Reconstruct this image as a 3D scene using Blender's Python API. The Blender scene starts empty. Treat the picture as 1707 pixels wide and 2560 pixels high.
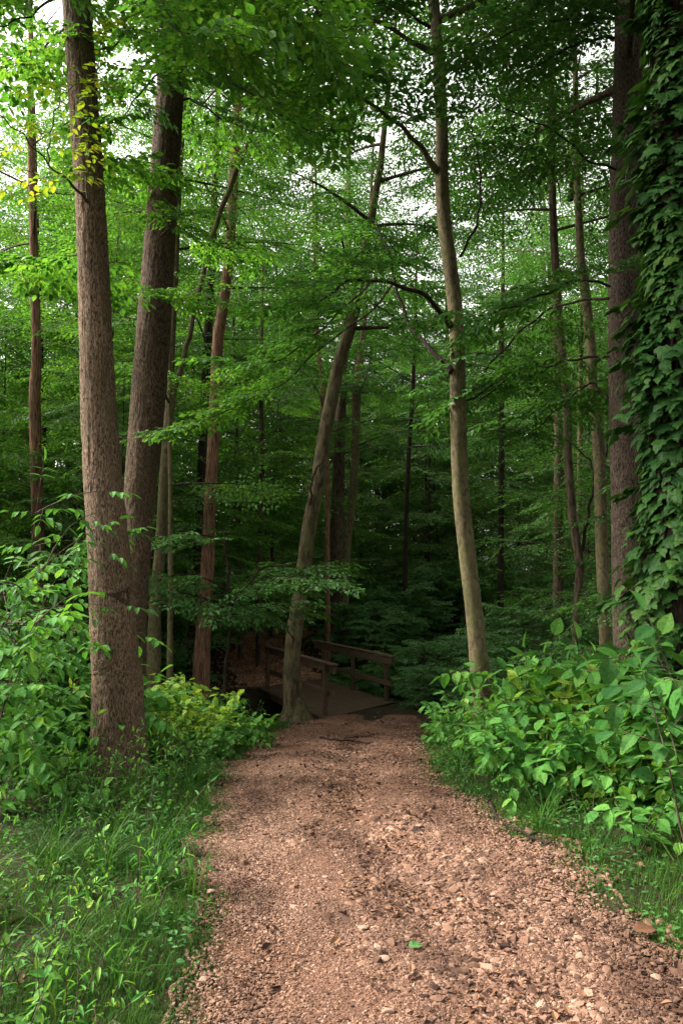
import bpy, math, random
import numpy as np

# ----------------------------------------------------------------- camera, sky, sun, exposure
SC = bpy.context.scene
R = math.radians
CAM_H, FPX, PITCH = 1.6, 1991.0, math.atan2(200, 1991.0)
cam_d = bpy.data.cameras.new("Camera")
cam = bpy.data.objects.new("Camera", cam_d)
SC.collection.objects.link(cam)
cam_d.sensor_fit = 'VERTICAL'
cam_d.sensor_height = 36.0
cam_d.lens = 28.0
cam_d.clip_start = 0.05
cam_d.clip_end = 1000
cam.location = (0, 0, CAM_H)
cam.rotation_euler = (math.pi / 2 + PITCH, 0, 0)
SC.camera = cam

SUN_EL, SUN_AZ = R(44), R(278)           # soft light from the left, slightly behind the camera
world = bpy.data.worlds.new("World")
SC.world = world
world.use_nodes = True
nt = world.node_tree
bg = nt.nodes["Background"]
sky = nt.nodes.new("ShaderNodeTexSky")
sky.sky_type = 'NISHITA'
sky.sun_disc = False
sky.sun_elevation = SUN_EL
sky.sun_rotation = SUN_AZ
sky.dust_density = 4.0
sky.ozone_density = 0.5
hs = nt.nodes.new("ShaderNodeHueSaturation")   # overcast: the blue is veiled by an even cloud layer
hs.inputs['Saturation'].default_value = 0.10
nt.links.new(sky.outputs[0], hs.inputs['Color'])
wm = nt.nodes.new("ShaderNodeMix"); wm.data_type = 'RGBA'; wm.blend_type = 'MULTIPLY'; wm.inputs[0].default_value = 1.0
wm.inputs[7].default_value = (1.0, .965, .90, 1)
nt.links.new(hs.outputs[0], wm.inputs[6])
nt.links.new(wm.outputs[2], bg.inputs[0])
bg.inputs[1].default_value = 0.15

sun_d = bpy.data.lights.new("Sun", 'SUN')
sun_d.energy = 2.4
sun_d.angle = R(18)
sun_d.color = (1.0, 0.93, 0.82)
sun = bpy.data.objects.new("Sun", sun_d)
SC.collection.objects.link(sun)
# sky rotation is measured clockwise from +Y seen from above
sd = np.array([math.sin(SUN_AZ) * math.cos(SUN_EL), math.cos(SUN_AZ) * math.cos(SUN_EL), math.sin(SUN_EL)])
from mathutils import Vector
sun.rotation_euler = Vector(sd).to_track_quat('Z', 'Y').to_euler()

SC.view_settings.view_transform = 'Standard'
SC.view_settings.look = 'None'
SC.view_settings.exposure = 2.15
SC.view_settings.gamma = 1.0
SC.cycles.max_bounces = 8
SC.cycles.diffuse_bounces = 5
SC.cycles.glossy_bounces = 2
SC.cycles.transmission_bounces = 4
SC.cycles.transparent_max_bounces = 4
SC.cycles.use_denoising = True
SC.cycles.sample_clamp_indirect = 6.0

rng = np.random.default_rng(7)
random.seed(7)
COL = SC.collection
UP = np.array([0., 0., 1.])

# ----------------------------------------------------------------- helpers
def at(px, py, Y):
    """world point seen at photo pixel (px, py) at forward distance Y"""
    u = (px - 853.5) / FPX
    v = (1280 - py) / FPX
    cy, sy = math.cos(PITCH), math.sin(PITCH)
    dx, dy, dz = u, cy - v * sy, sy + v * cy
    k = Y / dy
    return np.array([dx * k, Y, CAM_H + dz * k])

def nrm(v):
    v = np.asarray(v, float)
    return v / np.maximum(np.linalg.norm(v, axis=-1, keepdims=True), 1e-9)

class MB:
    def __init__(s):
        s.v, s.f, s.n = [], [], 0
    def add(s, verts, faces, mat=0, smooth=True):
        verts = np.asarray(verts, np.float32).reshape(-1, 3)
        faces = np.asarray(faces, np.int32)
        s.f.append((faces + s.n, mat, smooth))
        s.v.append(verts)
        s.n += len(verts)
    def tube(s, pts, rad, sides=8, mat=0, cap=True, ridge=None):
        pts = np.asarray(pts, float); n = len(pts)
        rad = np.broadcast_to(np.asarray(rad, float), (n,))
        t = np.gradient(pts, axis=0); t = nrm(t)
        ref = np.array([1., 0, 0]) if abs(t[0][0]) < .8 else np.array([0, 1., 0])
        a = np.zeros((n, 3))
        u = nrm(ref - t[0] * ref.dot(t[0]))
        for i in range(n):
            u = u - t[i] * u.dot(t[i]); u = u / max(np.linalg.norm(u), 1e-9); a[i] = u
        b = np.cross(t, a)
        th = np.arange(sides) / sides * 2 * np.pi
        rr = rad[:, None] * np.ones((1, sides))
        if ridge is not None:
            rr = rr + ridge
        V = pts[:, None] + rr[..., None] * (np.cos(th)[None, :, None] * a[:, None] + np.sin(th)[None, :, None] * b[:, None])
        i = np.arange(n - 1)[:, None] * sides; j = np.arange(sides)[None, :]; k = (j + 1) % sides
        F = np.stack([i + j, i + k, i + sides + k, i + sides + j], -1).reshape(-1, 4)
        s.add(V.reshape(-1, 3), F, mat)
        if cap and sides >= 5:
            c = np.vstack([V[-1], pts[-1] + t[-1] * rad[-1] * .4])
            s.add(c, [[q, (q + 1) % sides, sides] for q in range(sides)], mat)
    def segs(s, A, B, r, mat=0):
        """many thin three-sided twigs A->B (M,3)"""
        if len(A) == 0: return
        A = np.asarray(A, float); B = np.asarray(B, float)
        t = nrm(B - A)
        u = nrm(np.cross(t, np.array([.31, .17, .93])))
        w = np.cross(t, u)
        r = np.broadcast_to(np.asarray(r, float), (len(A),))[:, None]
        V = []
        for P, k in ((A, 1.0), (B, .6)):
            for q in range(3):
                a = q * 2.0944
                V.append(P + r * k * (math.cos(a) * u + math.sin(a) * w))
        V = np.stack(V, 1)
        f = np.array([[0, 1, 4, 3], [1, 2, 5, 4], [2, 0, 3, 5]])
        F = (np.arange(len(A))[:, None, None] * 6 + f[None]).reshape(-1, 4)
        s.add(V.reshape(-1, 3), F, mat)
    def leaves(s, P, D, N, L, tpl, mat=0):
        tv, tf = tpl
        P = np.asarray(P, float); D = nrm(D); N = np.asarray(N, float)
        S = nrm(np.cross(N, D)); N = np.cross(D, S)
        L = np.broadcast_to(np.asarray(L, float), (len(P),))
        V = P[:, None] + L[:, None, None] * (tv[None, :, 0, None] * D[:, None] + tv[None, :, 1, None] * S[:, None] + tv[None, :, 2, None] * N[:, None])
        k = len(tv); base = np.arange(len(P))[:, None, None] * k
        for ff in tf:
            ff = np.array(ff)
            s.add_raw(None, (base + ff[None]).reshape(-1, ff.shape[1]), mat)
        s.v.append(V.reshape(-1, 3).astype(np.float32)); s.n += len(P) * k
    def add_raw(s, _, faces, mat):
        s.f.append((faces.astype(np.int32) + s.n, mat, False))
    def box(s, c, dx, dy, dz, size, mat=0, bev=.008):
        """bevelled box at c with axes dx,dy,dz and full sizes"""
        h = np.array(size) / 2.; c = np.asarray(c, float)
        bev = min(bev, min(h) * .45)
        V = []
        idx = {}
        for ax in range(3):
            for sg in (-1, 1):
                for p in ((-1, -1), (1, -1), (1, 1), (-1, 1)):
                    q = np.zeros(3); o = [k for k in range(3) if k != ax]
                    q[ax] = sg * h[ax]
                    q[o[0]] = p[0] * (h[o[0]] - bev); q[o[1]] = p[1] * (h[o[1]] - bev)
                    sx = [0, 0, 0]; sx[ax] = sg; sx[o[0]] = p[0]; sx[o[1]] = p[1]
                    idx[(ax, tuple(sx))] = len(V); V.append(q)
        F4, F3 = [], []
        import itertools
        for ax in range(3):
            o = [k for k in range(3) if k != ax]
            for sg in (-1, 1):
                f = []
                for p in ((-1, -1), (1, -1), (1, 1), (-1, 1)):
                    sx = [0, 0, 0]; sx[ax] = sg; sx[o[0]] = p[0]; sx[o[1]] = p[1]
                    f.append(idx[(ax, tuple(sx))])
                F4.append(f)
        for a1, a2 in ((0, 1), (0, 2), (1, 2)):
            a3 = 3 - a1 - a2
            for s1 in (-1, 1):
                for s2 in (-1, 1):
                    e = []
                    for s3 in (-1, 1):
                        sx = [0, 0, 0]; sx[a1] = s1; sx[a2] = s2; sx[a3] = s3
                        e.append((idx[(a1, tuple(sx))], idx[(a2, tuple(sx))]))
                    F4.append([e[0][0], e[1][0], e[1][1], e[0][1]])
        for sx in itertools.product((-1, 1), repeat=3):
            F3.append([idx[(k, sx)] for k in range(3)])
        V = np.array(V)
        W = c + V[:, :1] * np.asarray(dx) + V[:, 1:2] * np.asarray(dy) + V[:, 2:] * np.asarray(dz)
        n0 = s.n
        s.v.append(W.astype(np.float32)); s.n += len(W)
        s.f.append((np.array(F4, np.int32) + n0, mat, False))
        s.f.append((np.array(F3, np.int32) + n0, mat, False))
    def build(s, name, mats, parent=None, origin=None):
        me = bpy.data.meshes.new(name)
        V = np.concatenate(s.v).astype(np.float32)
        if origin is not None: V = V - np.asarray(origin, np.float32)
        me.vertices.add(len(V)); me.vertices.foreach_set("co", V.ravel())
        li = np.concatenate([f.ravel() for f, _, _ in s.f]).astype(np.int32)
        tot = np.concatenate([np.full(len(f), f.shape[1], np.int32) for f, _, _ in s.f])
        st = np.concatenate([[0], np.cumsum(tot)[:-1]]).astype(np.int32)
        me.loops.add(len(li)); me.loops.foreach_set("vertex_index", li)
        me.polygons.add(len(tot)); me.polygons.foreach_set("loop_start", st)
        me.polygons.foreach_set("material_index", np.concatenate([np.full(len(f), m, np.int32) for f, m, _ in s.f]))
        me.polygons.foreach_set("use_smooth", np.concatenate([np.full(len(f), sm, bool) for f, _, sm in s.f]))
        me.update(calc_edges=True)
        for m in (mats if isinstance(mats, (list, tuple)) else [mats]): me.materials.append(m)
        o = bpy.data.objects.new(name, me); COL.objects.link(o)
        if parent is not None:
            o.parent = parent
        elif origin is not None:
            o.location = origin
        return o

def tag(o, label=None, cat=None, group=None, kind=None):
    if label: o["label"] = label
    if cat: o["category"] = cat
    if group: o["group"] = group
    if kind: o["kind"] = kind
    return o

def thing(name, loc, label, cat, group=None, rz=0.0):
    o = bpy.data.objects.new(name, None); COL.objects.link(o)
    o.location = loc; o.rotation_euler = (0, 0, rz); o.empty_display_size = .2
    return tag(o, label, cat, group)

def dup(root, loc, rz, scale=1.0, label=None, group=None):
    r = root.copy(); COL.objects.link(r)
    r.location = loc; r.rotation_euler = (0, 0, rz); r.scale = (scale,) * 3 if np.isscalar(scale) else scale
    if label: r["label"] = label
    if group: r["group"] = group
    for ch in list(root.children):
        c = ch.copy(); COL.objects.link(c); c.parent = r
    return r

def spline(pts, n):
    """Catmull-Rom through rows of pts (any columns)"""
    p = np.asarray(pts, float)
    if len(p) == 2:
        t = np.linspace(0, 1, n)[:, None]; return p[0] * (1 - t) + p[1] * t
    q = np.vstack([2 * p[0] - p[1], p, 2 * p[-1] - p[-2]])
    m = len(p) - 1
    t = np.linspace(0, m, n); i = np.minimum(t.astype(int), m - 1); f = (t - i)[:, None]
    a, b, c, d = q[i], q[i + 1], q[i + 2], q[i + 3]
    return .5 * (2 * b + (c - a) * f + (2 * a - 5 * b + 4 * c - d) * f ** 2 + (3 * b - a - 3 * c + d) * f ** 3)

def vnoise(shape, cells, rg, wrap=True):
    """smooth value noise on a grid; wraps along axis 1"""
    cz, ct = cells
    lat = rg.uniform(-1, 1, (cz + 2, ct))
    z = np.linspace(0, cz, shape[0], endpoint=True); th = np.arange(shape[1]) / shape[1] * ct
    zi = np.minimum(z.astype(int), cz); zf = z - zi; zf = zf * zf * (3 - 2 * zf)
    ti = th.astype(int); tf = th - ti; tf = tf * tf * (3 - 2 * tf)
    t2 = (ti + 1) % ct; ti = ti % ct
    A = lat[zi][:, ti] * (1 - tf) + lat[zi][:, t2] * tf
    B = lat[zi + 1][:, ti] * (1 - tf) + lat[zi + 1][:, t2] * tf
    return A * (1 - zf[:, None]) + B * zf[:, None]

# ----------------------------------------------------------------- materials
def new_mat(name):
    m = bpy.data.materials.new(name); m.use_nodes = True
    n = m.node_tree.nodes; l = m.node_tree.links
    return m, n, l, n["Principled BSDF"]

def ramp(n, stops):
    r = n.new("ShaderNodeValToRGB"); e = r.color_ramp.elements
    while len(e) < len(stops): e.new(.5)
    for k, (p, c) in enumerate(stops):
        e[k].position = p; e[k].color = (*c, 1)
    return r

def coords(n, l, scale=(1, 1, 1), kind='Object'):
    tc = n.new("ShaderNodeTexCoord"); mp = n.new("ShaderNodeMapping")
    mp.inputs['Scale'].default_value = scale
    l.new(tc.outputs[kind], mp.inputs[0]); return mp

def noise(n, l, vec, scale, detail=4, rough=.6):
    t = n.new("ShaderNodeTexNoise"); t.inputs['Scale'].default_value = scale
    t.inputs['Detail'].default_value = detail; t.inputs['Roughness'].default_value = rough
    l.new(vec.outputs[0], t.inputs['Vector']); return t

def mixc(n, l, fac, a, b, mode='MIX'):
    x = n.new("ShaderNodeMix"); x.data_type = 'RGBA'; x.blend_type = mode
    for sock, v in ((x.inputs[0], fac), (x.inputs[6], a), (x.inputs[7], b)):
        if isinstance(v, (int, float)): sock.default_value = v
        elif isinstance(v, tuple): sock.default_value = (*v, 1)
        else: l.new(v, sock)
    return x.outputs[2]

def leaf_mat(name, cols, trans=.42, rough=.5, tint=(1.4, 1.25, .62), spec=.35):
    """cols: colours picked leaf by leaf, drifting with position"""
    m, n, l, b = new_mat(name)
    g = n.new("ShaderNodeNewGeometry")
    k = len(cols)
    rp = ramp(n, [(q / max(k - 1, 1), c) for q, c in enumerate(cols)])
    tc = n.new("ShaderNodeNewGeometry")
    nz = n.new("ShaderNodeTexNoise"); nz.inputs['Scale'].default_value = .9; nz.inputs['Detail'].default_value = 2
    l.new(g.outputs['Position'], nz.inputs['Vector'])
    ma = n.new("ShaderNodeMath"); ma.operation = 'MULTIPLY_ADD'
    l.new(nz.outputs[0], ma.inputs[0]); ma.inputs[1].default_value = .9
    mb_ = n.new("ShaderNodeMath"); mb_.operation = 'MULTIPLY_ADD'
    l.new(g.outputs['Random Per Island'], mb_.inputs[0]); mb_.inputs[1].default_value = .62; mb_.inputs[2].default_value = -.28
    l.new(mb_.outputs[0], ma.inputs[2])
    l.new(ma.outputs[0], rp.inputs[0])
    sp = n.new("ShaderNodeTexNoise"); sp.inputs['Scale'].default_value = 55; sp.inputs['Detail'].default_value = 3
    l.new(g.outputs['Position'], sp.inputs['Vector'])
    rs = ramp(n, [(.34, (.62, .60, .5)), (.5, (1, 1, 1)), (.7, (1.18, 1.1, 1.0))]); l.new(sp.outputs[0], rs.inputs[0])
    col = mixc(n, l, 1.0, rp.outputs[0], rs.outputs[0], 'MULTIPLY')
    l.new(col, b.inputs['Base Color'])
    b.inputs['Roughness'].default_value = rough
    b.inputs['Specular IOR Level'].default_value = spec
    tr = n.new("ShaderNodeBsdfTranslucent")
    l.new(mixc(n, l, 1.0, col, tint, 'MULTIPLY'), tr.inputs[0])
    mx = n.new("ShaderNodeMixShader"); mx.inputs[0].default_value = trans
    l.new(b.outputs[0], mx.inputs[1]); l.new(tr.outputs[0], mx.inputs[2])
    l.new(mx.outputs[0], n["Material Output"].inputs[0])
    return m

def bark_mat(name, dark, light, moss=None, sxy=38, sz=5, bump=.6, dist=.02, patch=.5):
    m, n, l, b = new_mat(name)
    v = coords(n, l, (1, 1, sz / sxy))
    n1 = noise(n, l, v, sxy, 3, .6)
    n1.inputs['Distortion'].default_value = .6
    v2 = coords(n, l, (1, 1, .6))
    n2 = noise(n, l, v2, 2.2, 4, .6)
    rp = ramp(n, [(.40, dark), (.49, tuple(np.array(dark) * .5 + np.array(light) * .5)), (.58, light)])
    l.new(n1.outputs[0], rp.inputs[0])
    r2 = ramp(n, [(.3, (1 - patch * .6,) * 3), (.7, (1 + patch * .35,) * 3)])
    l.new(n2.outputs[0], r2.inputs[0])
    c = mixc(n, l, 1.0, rp.outputs[0], r2.outputs[0], 'MULTIPLY')
    if moss:
        n3 = noise(n, l, coords(n, l, (1, 1, .35)), 4.5, 5, .7)
        r3 = ramp(n, [(.46, (0, 0, 0)), (.66, (1, 1, 1))])
        l.new(n3.outputs[0], r3.inputs[0])
        mm = n.new("ShaderNodeMath"); mm.operation = 'MULTIPLY'; mm.inputs[1].default_value = .65
        l.new(r3.outputs[0], mm.inputs[0])
        c = mixc(n, l, mm.outputs[0], c, moss)
    l.new(c, b.inputs['Base Color'])
    b.inputs['Roughness'].default_value = .95
    b.inputs['Specular IOR Level'].default_value = .15
    bp = n.new("ShaderNodeBump"); bp.inputs['Strength'].default_value = bump; bp.inputs['Distance'].default_value = dist
    l.new(n1.outputs[0], bp.inputs['Height']); l.new(bp.outputs[0], b.inputs['Normal'])
    return m

M = {}
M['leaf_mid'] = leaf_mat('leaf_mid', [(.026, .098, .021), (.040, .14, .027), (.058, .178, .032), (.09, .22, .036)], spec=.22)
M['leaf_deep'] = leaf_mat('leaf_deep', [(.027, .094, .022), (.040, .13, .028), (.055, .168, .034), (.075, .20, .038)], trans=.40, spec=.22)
M['leaf_top'] = leaf_mat('leaf_top', [(.036, .130, .022), (.056, .18, .028), (.085, .23, .034), (.145, .285, .042)], trans=.5, spec=.22)  # brighter copy of leaf_mid, with light on well-lit foliage put in the colour
M['leaf_yellow'] = leaf_mat('leaf_yellow', [(.09, .19, .02), (.15, .25, .022), (.22, .29, .03), (.32, .30, .04)], trans=.5, spec=.2)
M['leaf_lime'] = leaf_mat('leaf_lime', [(.10, .25, .032), (.17, .33, .045), (.26, .41, .06), (.36, .48, .085)], trans=.42, spec=.25)  # yellow-green by nature, but raised further to look sunlit
M['leaf_shrub'] = leaf_mat('leaf_shrub', [(.036, .135, .026), (.056, .19, .034), (.088, .24, .042), (.16, .295, .055)], trans=.38, rough=.7, spec=.16)
M['leaf_blue'] = leaf_mat('leaf_blue', [(.026, .095, .024), (.038, .13, .029), (.054, .165, .034), (.09, .21, .042)], trans=.36, rough=.65, spec=.18)
M['leaf_ivy'] = leaf_mat('leaf_ivy', [(.017, .06, .015), (.028, .092, .02), (.045, .13, .025), (.095, .18, .035)], trans=.26, rough=.5, spec=.22)
M['leaf_bush'] = leaf_mat('leaf_bush', [(.05, .14, .05), (.065, .175, .06), (.085, .21, .065), (.11, .24, .07)], trans=.34, rough=.55, spec=.22)
M['grass'] = leaf_mat('grass', [(.010, .042, .008), (.019, .072, .011), (.036, .108, .015), (.05, .125, .018), (.10, .13, .03)], trans=.38, rough=.7, spec=.14)
M['twig'] = bark_mat('twig', (.03, .022, .016), (.09, .066, .048), bump=.2)
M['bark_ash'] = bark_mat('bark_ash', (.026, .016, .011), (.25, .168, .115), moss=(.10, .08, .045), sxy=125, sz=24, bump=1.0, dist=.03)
M['bark_ash_shaded'] = bark_mat('bark_ash_shaded', (.016, .010, .007), (.145, .096, .066), moss=(.06, .05, .027), sxy=120, sz=22, bump=1.0, dist=.03)  # bark_ash darkened; stands in for shading between the two left trunks
M['bark_red'] = bark_mat('bark_red', (.05, .026, .016), (.22, .122, .08), sxy=60, sz=4, bump=.7)
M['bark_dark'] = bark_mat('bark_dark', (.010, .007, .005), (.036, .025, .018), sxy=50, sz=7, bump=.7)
M['bark_beech'] = bark_mat('bark_beech', (.052, .042, .024), (.118, .094, .055), moss=(.085, .088, .030), sxy=24, sz=12, bump=.35, dist=.012, patch=.7)
M['bark_beech_dim'] = bark_mat('bark_beech_dim', (.036, .028, .015), (.108, .086, .050), moss=(.068, .068, .028), sxy=12, sz=4, bump=.35, dist=.01, patch=.7)
M['hollow_shade'] = bark_mat('hollow_shade', (.006, .004, .003), (.014, .009, .006), sxy=60)  # near-black colour stands in for the shade inside the knot hole
M['bark_fleck'] = bark_mat('bark_fleck', (.018, .013, .010), (.092, .068, .050), sxy=75, sz=26, bump=.8, dist=.02)
M['bark_brown'] = bark_mat('bark_brown', (.03, .02, .014), (.09, .064, .045), moss=(.055, .055, .026), sxy=22, sz=5, bump=.5)

def wood_mat():
    m, n, l, b = new_mat('old_wood')
    v = coords(n, l, (1, 1, 1))
    w = noise(n, l, coords(n, l, (3, .35, 3)), 14, 5, .65)
    rp = ramp(n, [(.3, (.03, .019, .012)), (.55, (.075, .048, .030)), (.75, (.13, .092, .062))])
    l.new(w.outputs[0], rp.inputs[0])
    g2 = noise(n, l, v, 3.0, 4, .6)
    r2 = ramp(n, [(.5, (0, 0, 0)), (.75, (.28, .28, .28))]); l.new(g2.outputs[0], r2.inputs[0])
    l.new(mixc(n, l, r2.outputs[0], rp.outputs[0], (.03, .036, .014)), b.inputs['Base Color'])
    b.inputs['Roughness'].default_value = .9; b.inputs['Specular IOR Level'].default_value = .2
    bp = n.new("ShaderNodeBump"); bp.inputs['Strength'].default_value = .5; bp.inputs['Distance'].default_value = .01
    l.new(w.outputs[0], bp.inputs['Height']); l.new(bp.outputs[0], b.inputs['Normal'])
    return m
M['wood'] = wood_mat()

def soil_mat(name, stops, scale, stops2=None, bump=.6, bdist=.02):
    m, n, l, b = new_mat(name)
    v = coords(n, l)
    a = noise(n, l, v, scale, 6, .7)
    rp = ramp(n, stops); l.new(a.outputs[0], rp.inputs[0])
    c = rp.outputs[0]
    big = noise(n, l, v, 1.1, 3, .55)
    r2 = ramp(n, [(.32, (.72,) * 3), (.68, (1.12,) * 3)]); l.new(big.outputs[0], r2.inputs[0])
    c = mixc(n, l, 1.0, c, r2.outputs[0], 'MULTIPLY')
    l.new(c, b.inputs['Base Color']); b.inputs['Roughness'].default_value = .95; b.inputs['Specular IOR Level'].default_value = .15
    vo = n.new("ShaderNodeTexVoronoi"); vo.inputs['Scale'].default_value = scale * 1.2; l.new(v.outputs[0], vo.inputs['Vector'])
    ad = n.new("ShaderNodeMath"); ad.operation = 'ADD'; l.new(vo.outputs['Distance'], ad.inputs[0]); l.new(a.outputs[0], ad.inputs[1])
    bp = n.new("ShaderNodeBump"); bp.inputs['Strength'].default_value = bump; bp.inputs['Distance'].default_value = bdist
    l.new(ad.outputs[0], bp.inputs['Height']); l.new(bp.outputs[0], b.inputs['Normal'])
    return m
M['soil'] = soil_mat('soil', [(.3, (.012, .008, .005)), (.5, (.028, .019, .011)), (.62, (.026, .030, .010)), (.75, (.06, .036, .02))], 22)
M['path'] = soil_mat('path', [(.28, (.04, .019, .012)), (.45, (.11, .056, .036)), (.58, (.165, .086, .056)), (.74, (.225, .127, .086))], 95)
M['path_litter'] = soil_mat('path_litter', [(.3, (.11, .05, .034)), (.5, (.28, .14, .092)), (.7, (.46, .27, .19))], 18, bump=.9)  # litter lightened to make up for the weak light beyond the bridge

def island_mat(name, stops, rough=.9, damp=False):
    m, n, l, b = new_mat(name)
    g = n.new("ShaderNodeNewGeometry")
    rp = ramp(n, stops); l.new(g.outputs['Random Per Island'], rp.inputs[0])
    nz = noise(n, l, coords(n, l), 90, 3, .6)
    r2 = ramp(n, [(.3, (.8,) * 3), (.7, (1.12,) * 3)]); l.new(nz.outputs[0], r2.inputs[0])
    c = mixc(n, l, 1.0, rp.outputs[0], r2.outputs[0], 'MULTIPLY')
    if damp:                                          # drifts of darker, damp chips and humus
        dn = noise(n, l, coords(n, l, (1, .55, 1)), 1.9, 5, .62)
        r3 = ramp(n, [(.36, (.42, .38, .36)), (.50, (.95, .95, .95)), (.7, (1.12, 1.12, 1.12))]); l.new(dn.outputs[0], r3.inputs[0])
        c = mixc(n, l, 1.0, c, r3.outputs[0], 'MULTIPLY')
    l.new(c, b.inputs['Base Color'])
    b.inputs['Roughness'].default_value = rough; b.inputs['Specular IOR Level'].default_value = .25
    return m
M['stones'] = island_mat('stones', [(0, (.025, .012, .009)), (.14, (.08, .041, .027)), (.4, (.14, .075, .049)), (.76, (.19, .107, .072)), (.95, (.24, .147, .104)), (1, (.29, .195, .146))], damp=True)
M['stone_pale'] = island_mat('stone_pale', [(0, (.17, .10, .07)), (.5, (.22, .14, .102)), (1, (.28, .19, .145))])
M['dead_leaf'] = island_mat('dead_leaf', [(0, (.025, .011, .007)), (.4, (.07, .03, .018)), (.75, (.13, .06, .032)), (1, (.19, .10, .05))], .75)

M['dead_leaf_bright'] = island_mat('dead_leaf_bright', [(0, (.08, .035, .022)), (.4, (.22, .10, .06)), (.75, (.34, .18, .12)), (1, (.44, .28, .20))], .75)  # lighter copy of dead_leaf, standing in for light on the far path

# ----------------------------------------------------------------- terrain
BC = np.array([-.45, 19.15])                 # middle of the footbridge
CN = np.array([-.83, .56])                   # across the creek
def ground(x, y):
    x = np.asarray(x, float); y = np.asarray(y, float)
    z = np.interp(y, [-40, 5, 8, 15.3, 21.5, 26, 33, 45, 70, 160], [0, 0, -.19, -.80, -.87, -.5, .5, 1.25, 2.4, 5])
    s = (x - BC[0]) * CN[0] + (y - BC[1]) * CN[1]
    z = z - 1.4 * np.exp(-(s / 1.45) ** 4) * np.clip(1 - np.abs(x - BC[0]) / 30, .2, 1)
    side = np.clip((np.abs(x - .2) - 2.0) / 3.0, 0, 1)
    z = z + side * (.10 * np.sin(x * .9 + y * .7) + .07 * np.sin(x * 1.7 - y * 1.3 + 1))
    z = z - .35 * np.clip((-x - 2.0) / 3, 0, 1) * np.clip((y - 8) / 4, 0, 1) * np.clip((24 - y) / 6, 0, 1)
    return z

def structure_grid():
    gx = np.sinh(np.linspace(-4.6, 4.6, 240)) * 1.9
    gy = np.concatenate([-np.sinh(np.linspace(3.2, .02, 40)) * 2.0, np.sinh(np.linspace(0.03, 4.7, 260)) * 2.4])
    X, Y = np.meshgrid(gx, gy)
    Z = ground(X, Y) + .012 * np.sin(X * 9 + Y * 4) * np.sin(Y * 8 - X * 3)
    # the ground sinks under the path sheet
    n, mm = X.shape
    inside = (Y > -8) & (Y < 15.6) & (X > XL(Y) + .02) & (X < XR(Y) - .02)
    Z = np.where(inside, Z - .05, Z)
    V = np.stack([X, Y, Z], -1).reshape(-1, 3)
    i = np.arange(n - 1)[:, None] * mm; j = np.arange(mm - 1)[None, :]
    F = np.stack([i + j, i + j + 1, i + mm + j + 1, i + mm + j], -1).reshape(-1, 4)
    mb = MB(); mb.add(V, F)
    tag(mb.build('ground', M['soil']), kind='structure')

EY = [-9, 2.5, 3.5, 4.2, 4.9, 5.3, 6.5, 7.7, 8.4, 9.4, 10.5, 12, 13.5, 15, 17]
EL = [-.5, -.44, -.54, -.70, -.83, -.87, -.95, -1.1, -1.15, -1.2, -1.22, -1.15, -1.0, -.82, -.5]
ER = [1.6, 1.55, 1.47, 1.36, 1.30, 1.30, 1.12, .9, .90, .98, 1.08, 1.25, 1.4, 1.55, 1.7]
def XL(y): return np.interp(y, EY, EL) + .045 * np.sin(np.asarray(y) * 3.3) + .03 * np.sin(np.asarray(y) * 8.9 + 1) + .02 * np.sin(np.asarray(y) * 21.7)
def XR(y): return np.interp(y, EY, ER) + .045 * np.sin(np.asarray(y) * 3.9 + 1) + .03 * np.sin(np.asarray(y) * 9.7) + .02 * np.sin(np.asarray(y) * 19.1)
def path_z(x, y):
    t = (x - XL(y)) / (XR(y) - XL(y))
    rut = -.055 * np.exp(-((t - .56 - .06 * np.sin(y * .8)) / .10) ** 2) * np.clip((y - 3) / 2, 0.2, 1)
    return ground(x, y) + .012 + .02 * np.sin(np.pi * np.clip(t, 0, 1)) + rut + .010 * np.sin(x * 5 + 1.3 * np.sin(y * 2.1)) * np.sin(y * 3.3 + x) + .006 * np.sin(x * 17 + y * 5) * np.sin(y * 14)

structure_grid()
def build_path():
    ys = np.concatenate([np.linspace(-8, 2, 50), np.linspace(2.05, 9, 300), np.linspace(9.05, 15.9, 160)])
    ts = np.linspace(-.03, 1.03, 120)
    Y = np.repeat(ys[:, None], len(ts), 1)
    wob = .03 * np.sin(Y * 31) + .02 * np.sin(Y * 57 + 1)
    X = XL(Y) + (XR(Y) - XL(Y)) * ts[None] + wob * (np.abs(ts[None] - .5) * 2) ** 6
    Z = path_z(X, Y) - .045 * (np.abs(ts[None] - .5) * 2) ** 7
    n, m = X.shape
    i = np.arange(n - 1)[:, None] * m; j = np.arange(m - 1)[None, :]
    F = np.stack([i + j, i + j + 1, i + m + j + 1, i + m + j], -1).reshape(-1, 4)
    mb = MB(); mb.add(np.stack([X, Y, Z], -1).reshape(-1, 3), F)
    tag(mb.build('path', M['path']), kind='structure')
    # the path climbing away beyond the bridge
    c = spline([[-1.15, 21.3], [-2.0, 23.5], [-2.45, 26], [-2.4, 29.5], [-2.1, 33], [-1.2, 38]], 90)
    t = np.gradient(c, axis=0); t = nrm(t); s = np.stack([t[:, 1], -t[:, 0]], -1)
    w = np.linspace(-1, 1, 26)
    hw = (1.25 + .1 * np.sin(np.arange(90) * .7))[:, None]
    X = c[:, :1] + s[:, :1] * w[None] * hw; Y = c[:, 1:] + s[:, 1:] * w[None] * hw
    Z = ground(X, Y) + .03 - .05 * np.abs(w[None]) ** 8 + .012 * np.sin(X * 9) * np.sin(Y * 8)
    n, m = X.shape
    i = np.arange(n - 1)[:, None] * m; j = np.arange(m - 1)[None, :]
    F = np.stack([i + j, i + j + 1, i + m + j + 1, i + m + j], -1).reshape(-1, 4)
    mb = MB(); mb.add(np.stack([X, Y, Z], -1).reshape(-1, 3), F)
    tag(mb.build('woodland_path', M['path_litter']), kind='structure')
build_path()

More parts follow.
